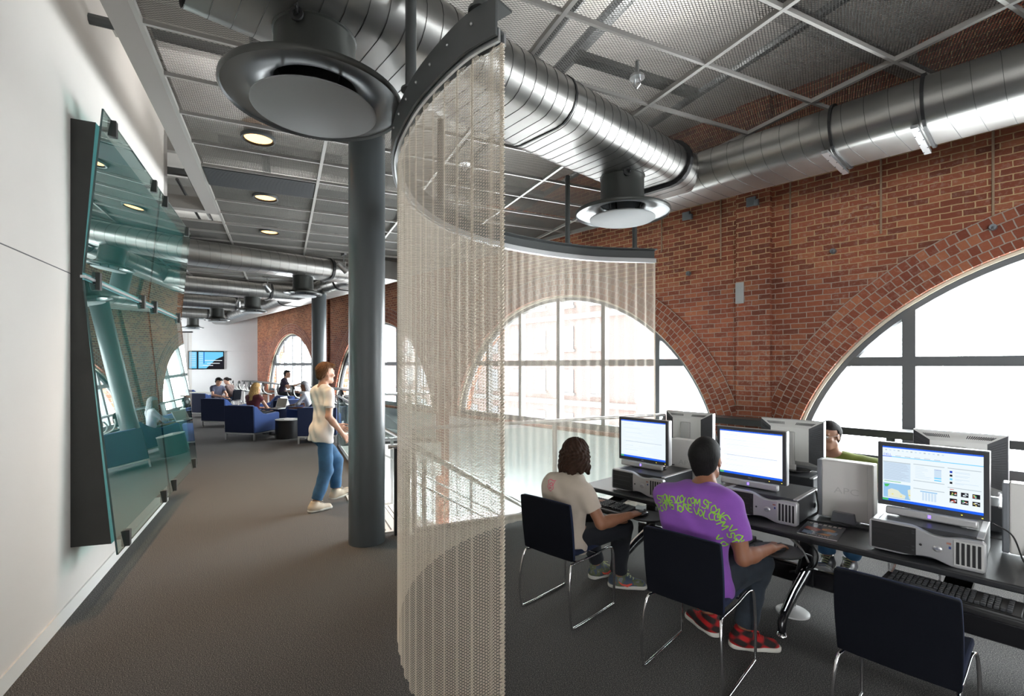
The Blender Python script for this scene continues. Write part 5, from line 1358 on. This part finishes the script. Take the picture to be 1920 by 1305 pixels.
    for s in (-1, 1):
        m.ell(tuple(p(s*.031, .080, .006)), (.0118*head_k,)*3, 14, 10, 0); m.ell(tuple(p(s*.031, .0878, .006)), (.0052*head_k,)*3, 10, 8, 1)
        mb.tube([tuple(p(s*.014, .094, .021)), tuple(p(s*.032, .092, .027)), tuple(p(s*.050, .080, .022))], [.003, .004, .002], 6)
    if h < .009: m.build('eyes', ['eye_white', 'eye_dark'], o, smooth=60)
    mb.build('eyebrows', hair_[1] if hair_ else 'hair_dark', o, smooth=60)
    return o, o_f, J, H
def make_hair(o, c, H, k, h, style, mat):
    c = np.array(c); p = lambda x, y, z: c+H@(k*V3(x, y, z)); S = lambda *r: k*np.array(r)
    g = Field(c-.30*np.ones(3)-V3(0, 0, .12), c+.24*np.ones(3), h)
    def strands(A, fr_):
        def d(V):
            q = (V-c)@H/k; th = np.arctan2(q[:, 0], q[:, 1]+.0001); return A*(np.sin(fr_*th+7*np.sin(22*q[:, 2])+3*q[:, 2]*20)*.6+np.sin(2.3*fr_*th+5*np.sin(31*q[:, 2]+1))*.4)
        return d
    if style == 'buzz':
        g.ell(p(0, -.014, .037), S(.0815, .103, .095), .0, M=H); g.cap(p(-.016, -.034, -.075), p(-.012, -.05, .02), .050*k, .068*k, .03); g.cap(p(.016, -.034, -.075), p(.012, -.05, .02), .050*k, .068*k, .03)
        g.f = np.maximum(g.f, face_cut(g, c, H, k, .040, .050, -.098)); dsp = strands(.0008, 60)
    elif style == 'short':
        g.ell(p(0, -.014, .042), S(.085, .106, .098), .0, M=H); g.cap(p(0, -.058, -.03), p(0, -.06, .03), .060*k, .066*k, .03); g.cap(p(-.04, .07, .085), p(.045, .065, .09), .03*k, k=.03)
        g.f = np.maximum(g.f, face_cut(g, c, H, k, .036, .055, -.085)); dsp = strands(.0035, 22)
    elif style == 'bob':
        g.ell(p(0, -.016, .042), S(.096, .114, .102), .0, M=H)
        for a in np.linspace(-1.9, 1.9, 15):
            x, y = .083*math.sin(a), -.018-.088*math.cos(a); ln = -.085-.012*math.sin(a*5)-.015*math.cos(a)
            g.cap(p(x, y, .02), p(x*1.06, y*1.02, ln*.6), .028*k, .027*k, .02); g.cap(p(x*1.06, y*1.02, ln*.6), p(x*1.16+.008*math.sin(a*9), y*1.08, ln-.01*math.cos(a*7)), .026*k, .013*k, .018)
        g.f = np.maximum(g.f, face_cut(g, c, H, k, .045, .055, -.30)); dsp = strands(.0065, 11)
    elif style == 'long':
        g.ell(p(0, -.014, .042), S(.090, .110, .100), .0, M=H)
        for a in np.linspace(-1.75, 1.75, 11):
            x, y = .078*math.sin(a), -.015-.080*math.cos(a); g.cap(p(x, y, .02), p(x*1.18, y*1.0-.01, -.14), .032*k, .034*k, .025); g.cap(p(x*1.18, y-.01, -.14), p(x*1.15, y*1.05-.02, -.27-.03*math.cos(a)), .034*k, .016*k, .025)
        g.f = np.maximum(g.f, face_cut(g, c, H, k, .045, .052, -.40)); dsp = strands(.004, 18)
    else:  # tied back
        g.ell(p(0, -.014, .040), S(.083, .104, .096), .0, M=H); g.cap(p(0, -.10, .04), p(0, -.15, .0), .03*k, .03*k, .02); g.cap(p(0, -.15, .0), p(0, -.16, -.13), .032*k, .012*k, .02)
        g.f = np.maximum(g.f, face_cut(g, c, H, k, .040, .052, -.05)); dsp = strands(.0025, 24)
    field_obj(g, 'hair', [mat], o, disp=dsp, relax=1)
def face_cut(g, c, H, k, yf, zf, zb):
    """positive in front of the hairline (face) and below the nape"""
    G = np.stack(np.meshgrid(*[g.lo[i]+g.h*np.arange(g.f.shape[i]) for i in range(3)], indexing='ij'), -1); q = ((G-c)@H)/k
    x, y, z = q[..., 0], q[..., 1], q[..., 2]
    face = np.minimum(y-(-.005+.0*x), (zf+.02-.35*(np.abs(x)/.08)**2*.05)-z)      # front half below the hairline
    side = np.minimum(np.minimum(y+.028, .045-z), np.abs(x)-.05) if zb < -.2 and False else np.minimum(y+.03, .012-z)
    nape = zb+1.3*np.maximum(0, np.abs(x)-.03)*(zb > -.2)-z
    return (k*np.maximum(np.maximum(face, side if zb > -.2 else -1), nape)).astype(np.float32)
for n_, c_ in (('skin_tan', (.30, .135, .075)), ('skin_brown', (.25, .105, .058)), ('skin_light', (.52, .29, .20)), ('skin_olive', (.36, .185, .115))):
    pbr(n_, c_, .5, spec=.4, noise=.05, nscale=25)
pbr('lips', (.34, .12, .09), .45); pbr('eye_white', (.75, .73, .7), .3); pbr('eye_dark', (.02, .015, .012), .2)
for n_, c_ in (('hair_dark', (.006, .0055, .0055)), ('hair_brown', (.030, .014, .008)), ('hair_ginger', (.105, .05, .022)), ('hair_blonde', (.50, .31, .12)), ('hair_grey', (.26, .25, .26)), ('hair_black', (.014, .011, .011))):
    pbr(n_, c_, .75, noise=.35, nscale=60, spec=.25)
for n_, c_ in (('cloth_beige', (.58, .50, .42)), ('cloth_purple', (.235, .075, .40)), ('cloth_green', (.17, .21, .035)), ('cloth_white', (.80, .78, .76)), ('cloth_navy', (.055, .06, .10)), ('cloth_dark', (.022, .014, .035)), ('cloth_brown', (.14, .09, .08)), ('cloth_maroon', (.10, .014, .022)), ('cloth_pale', (.72, .72, .78))):
    pbr(n_, c_, .9, bump=.15, bscale=350, sheen=.1, noise=.05, nscale=12)
pbr('denim_black', (.012, .014, .020), .85, bump=.2, bscale=400); pbr('denim_dark', (.022, .030, .042), .85, bump=.2, bscale=400, noise=.2, nscale=14); pbr('denim_blue', (.035, .11, .22), .85, bump=.2, bscale=400, noise=.25, nscale=9)
pbr('print_green', (.27, .60, .03), .7); pbr('print_pink', (.75, .18, .25), .7); pbr('sole_white', (.62, .60, .55), .6); pbr('shoe_cream', (.62, .52, .40), .7); pbr('shoe_dark', (.03, .03, .035), .4); pbr('lace_red', (.62, .01, .012), .6); pbr('lace_lime', (.42, .46, .25), .6); pbr('swoosh', (.75, .08, .05), .5)
def plaid():
    m, nt, out = newmat('plaid_red'); L = nt.links.new; tc = nd(nt, 'TexCoord'); b = nd(nt, 'BsdfPrincipled'); b.inputs['Roughness'].default_value = .8
    w1 = nd(nt, 'TexWave', wave_type='BANDS', bands_direction='DIAGONAL'); w1.inputs['Scale'].default_value = 5.2; w1.inputs['Distortion'].default_value = .6; L(tc.outputs['Object'], w1.inputs['Vector'])
    w2 = nd(nt, 'TexWave', wave_type='BANDS', bands_direction='Z'); w2.inputs['Scale'].default_value = 6.; L(tc.outputs['Object'], w2.inputs['Vector'])
    a = nd(nt, 'Math', operation='ADD'); L(w1.outputs['Fac'], a.inputs[0]); L(w2.outputs['Fac'], a.inputs[1])
    r = nd(nt, 'ValToRGB'); r.color_ramp.elements[0].position = .42; r.color_ramp.elements[1].position = .75; r.color_ramp.elements[0].color = (.012, .006, .006, 1); r.color_ramp.elements[1].color = (.42, .006, .008, 1)
    h = nd(nt, 'Math', operation='MULTIPLY'); h.inputs[1].default_value = .5; L(a.outputs[0], h.inputs[0]); L(h.outputs[0], r.inputs['Fac']); L(r.outputs[0], b.inputs['Base Color']); L(b.outputs[0], out.inputs[0])
plaid()
def shoe_green():
    m, nt, out = newmat('shoe_green'); L = nt.links.new; tc = nd(nt, 'TexCoord'); b = nd(nt, 'BsdfPrincipled'); b.inputs['Roughness'].default_value = .6
    n = nd(nt, 'TexNoise'); n.inputs['Scale'].default_value = 16; L(tc.outputs['Object'], n.inputs['Vector'])
    r = nd(nt, 'ValToRGB'); r.color_ramp.interpolation = 'CONSTANT'; e = r.color_ramp.elements; e[0].color = (.05, .07, .11, 1); e[1].position = .47; e[1].color = (.10, .115, .06, 1); k = e.new(.6); k.color = (.16, .17, .19, 1)
    L(n.outputs['Fac'], r.inputs['Fac']); L(r.outputs[0], b.inputs['Base Color']); L(b.outputs[0], out.inputs[0])
shoe_green()
def project_print(fd, parent, name, mat, polys, origin, ex, ey, dirv, off=.004, scale=1.):
    """lay flat lettering onto a garment: march each point along dirv to the cloth surface"""
    V, F = polys; V = np.array(V)[:, :2]*scale; P = np.array(origin)+V[:, :1]*np.array(ex)+V[:, 1:2]*np.array(ey); d = nrm(dirv)
    from mathutils.bvhtree import BVHTree
    g = [c for c in parent.children if c.name.startswith('t_shirt')][0].data
    tree = BVHTree.FromPolygons([v.co for v in g.vertices], [tuple(p.vertices) for p in g.polygons]); t = np.zeros(len(P)); ok = np.zeros(len(P), bool)
    for i, p in enumerate(P):
        hit = tree.ray_cast(Vector(p), Vector(d))
        if hit[0] is not None and hit[3] < .62: t[i] = hit[3]-off; ok[i] = True
    F = [f for f in F if all(ok[i] for i in f) and max(t[i] for i in f)-min(t[i] for i in f) < .03]
    Q = P+t[:, None]*d; me = bpy.data.meshes.new(name); me.from_pydata([tuple(q) for q in Q], [], F); me.materials.append(MATS[mat]); me.update()
    o = bpy.data.objects.new(name, me); COL.objects.link(o); o.parent = parent; return o
def stroke(pts, w):
    """a marker stroke as a strip of short quads"""
    pts = [Vector((x, y, 0)) for x, y in pts]; P = catmull(pts, 5); V = []; F = []
    for i, p in enumerate(P):
        t = (P[min(i+1, len(P)-1)]-P[max(i-1, 0)]).normalized(); n = Vector((-t.y, t.x, 0))*w/2; V += [tuple(p+n), tuple(p-n)]
    F = [(2*i, 2*i+1, 2*i+3, 2*i+2) for i in range(len(P)-1)]; return V, F
LET = {'V': [[(0, 1), (.4, 0), (.8, 1.05)]], 'O': [[(.4, 1), (.05, .6), (.35, 0), (.75, .45), (.4, 1)]], 'L': [[(.1, 1), (.08, .05), (.7, 0)]], 'C': [[(.75, .85), (.3, 1), (.05, .45), (.4, 0), (.75, .15)]],
       'M': [[(0, 0), (.15, 1), (.42, .35), (.7, 1), (.85, 0)]], 'S': [[(.7, .9), (.25, 1), (.2, .6), (.65, .4), (.5, 0), (.05, .1)]], 'T': [[(0, .95), (.8, 1)], [(.42, .95), (.4, 0)]], 'N': [[(0, 0), (.08, 1), (.65, 0), (.72, 1.05)]], 'E': [[(.65, 1), (.08, .95), (.08, .05), (.7, 0)], [(.1, .5), (.5, .52)]]}
def scrawl(word, size, w, rnd, jit=.12):
    V, F = [], []; x = 0
    for chx in word:
        if chx == ' ': x += .5; continue
        dy = rnd.uniform(-jit, jit)*2; sc = rnd.uniform(.85, 1.2); rot = rnd.uniform(-.25, .25)
        for st_ in LET[chx]:
            pts = [((x+(a*math.cos(rot)-b*math.sin(rot))*sc+rnd.uniform(-.05, .05))*size, ((a*math.sin(rot)+b*math.cos(rot))*sc+dy)*size) for a, b in st_]
            v, f = stroke(pts, w); o = len(V); V += v; F += [tuple(i+o for i in q) for q in f]
        x += .72
    return V, F, x*size
# ---- person in the purple shirt (own frame = room axes, origin under the chair centre)
J = dict(pel=(0, -.045, .545), chest=(.01, -.04, .86), neck=(.035, .03, 1.035), head=(.01, .085, 1.175), shL=(-.185, -.03, .955), shR=(.205, -.03, .965), elL=(-.225, .12, .71), elR=(.265, -.03, .70), wrL=(-.09, .30, .715), wrR=(.33, .17, .72),
         hdR=(.10, 1, -.02), hdL=(.25, 1, 0), hipL=(-.10, -.03, .53), hipR=(.10, -.03, .53), knL=(-.20, .38, .54), knR=(.19, .38, .545), anL=(-.12, .40, .085), anR=(.10, .38, .085))
p2, f2, _, _ = make_person('person in a purple shirt with green lettering, seated with back to us at the computer', (-1.33, 2.66, 0), 0, J, 'skin_brown', h=.0055, shirt='cloth_purple', pants='denim_dark', shoes=('plaid_red', 'sole_white', 'lace_red'),
    hair_=('buzz', 'hair_dark'), hand=('mouse', 'mouse'), sleeve=.66, wide=1.10, hd=(5, -2), shoe_dirs=((-.86, .35, 0), (.78, .60, 0)), shirt_len=.03, fold=.006)
rnd = random.Random(11); V, F = [], []
def addp(v, f, ox, oy, rot):
    o = len(V); V.extend([(ox+x*math.cos(rot)-y*math.sin(rot), oy+x*math.sin(rot)+y*math.cos(rot), 0) for x, y, z in v]); F.extend([tuple(i+o for i in q) for q in f])
# one long scrawl across the shoulders, running down on to the right sleeve
def arc_word(word, size, w, x0, base):
    x = x0
    for chx in word:
        if chx == ' ': x += size*.35; continue
        v, f, ln = scrawl(chx, size, w, rnd); addp(v, f, x, base(x), math.atan2(base(x+.01)-base(x-.01), .02)); x += ln*.88
arc_word('VOLCOM STONE VOLCOM STONE VOLCOM', .038, .0056, -.25, lambda x: -.012-.9*(x-.02)**2-(.9*max(0, x-.15)))
arc_word('STONE VOLCOM STONE VOLCOM', .036, .0054, -.20, lambda x: .030-1.0*(x-.0)**2-(1.0*max(0, x-.15)))
arc_word('VOLCOM', .030, .0055, .145, lambda x: -.115-1.3*(x-.14))
project_print(f2, p2, 'print', 'print_green', (V, F), (.01, -.40, .925), (1, 0, 0), (0, 0, 1), (0, 1, 0), .0025)
# ---- person with brown wavy hair
J = dict(pel=(.0, -.05, .535), chest=(.02, -.045, .80), neck=(.045, .0, .945), head=(.035, .045, 1.07), shL=(-.115, -.06, .875), shR=(.20, -.065, .88), elL=(-.13, .12, .68), elR=(.305, -.02, .675), wrL=(.03, .27, .70), wrR=(.405, .16, .715),
         hdR=(.14, 1, -.02), hdL=(.3, 1, 0), hipL=(-.085, -.05, .525), hipR=(.09, -.05, .525), knL=(-.13, .36, .54), knR=(.20, .36, .545), anL=(-.17, .56, .085), anR=(.05, .54, .085))
p1, f1, _, _ = make_person('person with wavy brown hair and beige shirt, seated with back to us near the curtain', (-2.27, 2.62, 0), 0, J, 'skin_tan', h=.0055, shirt='cloth_beige', pants='denim_black', shoes=('shoe_green', 'sole_white', 'lace_lime'),
    hair_=('bob', 'hair_brown'), hand=('mouse', 'mouse'), sleeve=.62, wide=.92, head_k=.97, hd=(16, -4), shoe_dirs=((.25, .97, 0), (.80, .58, 0)), shirt_len=.05, fold=.007)
V, F = [], []
for pts in ([(-.028, .03), (-.012, .04), (.012, .034), (.03, .038)], [(-.024, .03), (-.018, .01), (-.028, -.012), (-.01, -.02), (.004, -.008)], [(.004, .024), (-.008, .008), (.006, .0), (.016, .012), (.004, .024)], [(.024, .03), (.02, .008), (.026, -.014), (.014, -.024)], [(-.02, -.026), (-.004, -.036), (.012, -.03)], [(-.012, -.006), (.0, -.016), (.012, -.01)]):
    v, f = stroke(pts, .006); addp(v, f, 0, 0, 0)
project_print(f1, p1, 'print', 'print_pink', (V, F), (-.03, -.45, .885), (1, 0, 0), (0, 0, 1), (0, 1, 0), .0025)
for o in [c for c in p1.children if c.name.startswith('shoe')]:
    b = np.array([v.co for v in o.data.vertices]); cen = b.mean(0); m = MB()
    i = 0 if cen[0] < -.03 else 1; d = nrm(((.25, .97, 0), (.80, .58, 0))[i]); sd = nrm(np.cross(d, V3(0, 0, 1)))
    P = [cen+d*y+sd*.05+V3(0, 0, z) for y, z in ((.055, -.006), (.02, -.022), (-.02, -.016), (-.055, .012))]
    m.tube([tuple(p) for p in P], [.004, .012, .008, .003], 8); m.build('side_mark', 'swoosh', o, smooth=60)
# ---- person in the green shirt across the desk (faces the desk: turned by 180 degrees)
J = dict(pel=(0, -.02, .54), chest=(.0, .16, .80), neck=(.10, .235, .965), head=(.125, .29, 1.125), shL=(-.185, .16, .885), shR=(.185, .16, .885), elL=(-.24, .28, .68), elR=(.23, .28, .68), wrL=(-.11, .42, .76), wrR=(.12, .42, .76),
         hdL=(.2, 1, 0), hdR=(-.2, 1, 0), hipL=(-.10, .02, .53), hipR=(.10, .02, .53), knL=(-.15, .40, .53), knR=(.14, .40, .53), anL=(-.02, .26, .085), anR=(.12, .33, .085))
p3, f3, _, _ = make_person('person in a green shirt and thin glasses, facing us behind the rear monitors', (-1.10, 5.06, 0), PI, J, 'skin_olive', h=.0055, shirt='cloth_green', pants='denim_blue', shoes=('shoe_dark', 'sole_white', 'lace_lime'),
    hair_=('buzz', 'hair_black'), hand=('flat', 'flat'), sleeve=.6, wide=1.0, hd=(-14, -8), head_k=.96)
Hh = .96*head_frame(-14, -8); c = V3(.125, .29, 1.125); p = lambda x, y, z: tuple(c+Hh@V3(x, y, z)); m = MB()
for s in (-1, 1):
    m.tube([p(s*(.033+.021*math.cos(a)), .101-.012*abs(math.cos(a))*(1 if math.cos(a)*1 > 0 else 0), .004+.014*math.sin(a)) for a in np.linspace(0, 2*PI, 17)[:-1]], 0.0010, 6, closed=True)
    m.tube([p(s*.054, .09, .008), p(s*.075, .06, .010), p(s*.084, -.005, .008)], 0.0010, 6)
m.tube([p(-.012, .102, .008), p(0, .106, .011), p(.012, .102, .008)], 0.0010, 6); m.build('glasses', 'steel', p3, smooth=60)
# ---- walking person
J = dict(pel=(0, .0, .93), chest=(.0, .03, 1.28), neck=(0, .02, 1.475), head=(0, .055, 1.625), shL=(-.18, .0, 1.40), shR=(.18, .02, 1.40), elL=(-.23, .10, 1.12), elR=(.23, -.02, 1.12), wrL=(-.20, .31, .95), wrR=(.21, .16, .90),
         hdL=(.1, .9, -.5), hdR=(0, .7, -.8), hipL=(-.09, 0, .88), hipR=(.09, .0, .88), knL=(-.09, .24, .52), knR=(.09, .02, .47), anL=(-.08, .22, .14), anR=(.09, -.12, .085))
p4, f4, _, _ = make_person('person with reddish brown hair walking in white shirt and blue jeans beside the round column', (-5.87, 2.26, 0), R(4), J, 'skin_light', h=.007, shirt='cloth_white', pants='denim_blue', shoes=('shoe_cream', 'sole_white', 'sole_white'),
    hair_=('short', 'hair_ginger'), hand=('loose', 'loose'), sleeve=.62, wide=.92, hd=(0, -4), palm=((-1, 0, .3), (1, 0, .3)), shirt_len=.10, fold=.006, shoe_dirs=((0, .95, .30), (0, 1, 0)))
# ---- seated people in the lounge, smaller in the picture
def seat_pose(lean=.0, arms=.32, az=.62, sh=1.0):
    return dict(pel=(0, -.10, .54), chest=(0, -.10+lean, .84), neck=(0, -.07+lean*1.3, 1.015), head=(0, -.02+lean*1.6, 1.145), shL=(-.175*sh, -.09+lean, .94), shR=(.175*sh, -.09+lean, .94), elL=(-.23, .06+lean, .70), elR=(.23, .06+lean, .70), wrL=(-.09, arms, az), wrR=(.09, arms, az),
                hdL=(.3, 1, .0), hdR=(-.3, 1, .0), hipL=(-.09, -.05, .52), hipR=(.09, -.05, .52), knL=(-.12, .38, .54), knR=(.12, .38, .54), anL=(-.10, .42, .085), anR=(.11, .40, .085))
make_person('person with long blonde hair in a maroon top, seated in the nearest blue armchair', (-12.70, 3.33, .02), R(33), seat_pose(.02, .26, .66), 'skin_light', h=.011, shirt='cloth_maroon', pants='denim_black', shoes=('shoe_dark', 'shoe_dark'), hair_=('long', 'hair_blonde'), sleeve=.3, wide=.88, hd=(-15, -10))
laptop(-12.70+.54*-.57+.2*.82, 3.33+.54*.82+.2*.57-.05, .64, R(33-8), 'open silver laptop on the lap of the blonde person')
make_person('person in a grey blue shirt reading in a blue armchair below the television', (-18.75, 3.75, .03), R(-70), seat_pose(.03, .30, .66), 'skin_light', h=.012, shirt='cloth_navy', pants='denim_dark', shoes=('shoe_dark', 'sole_white'), hair_=('short', 'hair_dark'), sleeve=.55, hd=(20, -28))
make_person('person with tied back dark hair in a brown top at the small white table', (-20.3, 4.42, 0), R(132), seat_pose(.08, .36, .75), 'skin_light', h=.012, shirt='cloth_brown', pants='denim_blue', shoes=('shoe_dark', 'shoe_dark'), hair_=('tail', 'hair_black'), sleeve=1.7, wide=.85, hd=(10, -25))
dup(ch, (-20.25, 4.47, 0), R(132), 'dark blue chair at the small white table, under the person in brown')
Jc = seat_pose(.06, .42, 1.10); 
for k in Jc:
    if not k.startswith('hd') and k[:2] not in ('an', 'wr'): Jc[k] = (Jc[k][0], Jc[k][1], Jc[k][2]+.29)
Jc['anL'] = (-.10, .30, .37); Jc['anR'] = (.11, .30, .37); Jc['wrR'] = (.16, .46, 1.13); Jc['wrL'] = (-.10, .38, 1.10)
make_person('person in a dark shirt sitting on a bar stool at the window counter', (-16.82, 5.28, -.01), R(-25), Jc, 'skin_light', h=.012, shirt='cloth_dark', pants='denim_black', shoes=('shoe_dark', 'shoe_dark'), hair_=('short', 'hair_black'), sleeve=.6, hd=(-20, 0))
make_person('person with grey hair and pale shirt seated with a laptop beside the tall far column', (-13.12, 4.66, .02), R(135), seat_pose(.05, .30, .66), 'skin_tan', h=.011, shirt='cloth_pale', pants='denim_dark', shoes=('shoe_dark', 'shoe_dark'), hair_=('long', 'hair_grey'), sleeve=1.6, wide=.9, hd=(25, -14))
laptop(-13.12-.42*.707-.02, 4.66-.42*.707, .64, R(135), 'open laptop in front of the grey haired person')
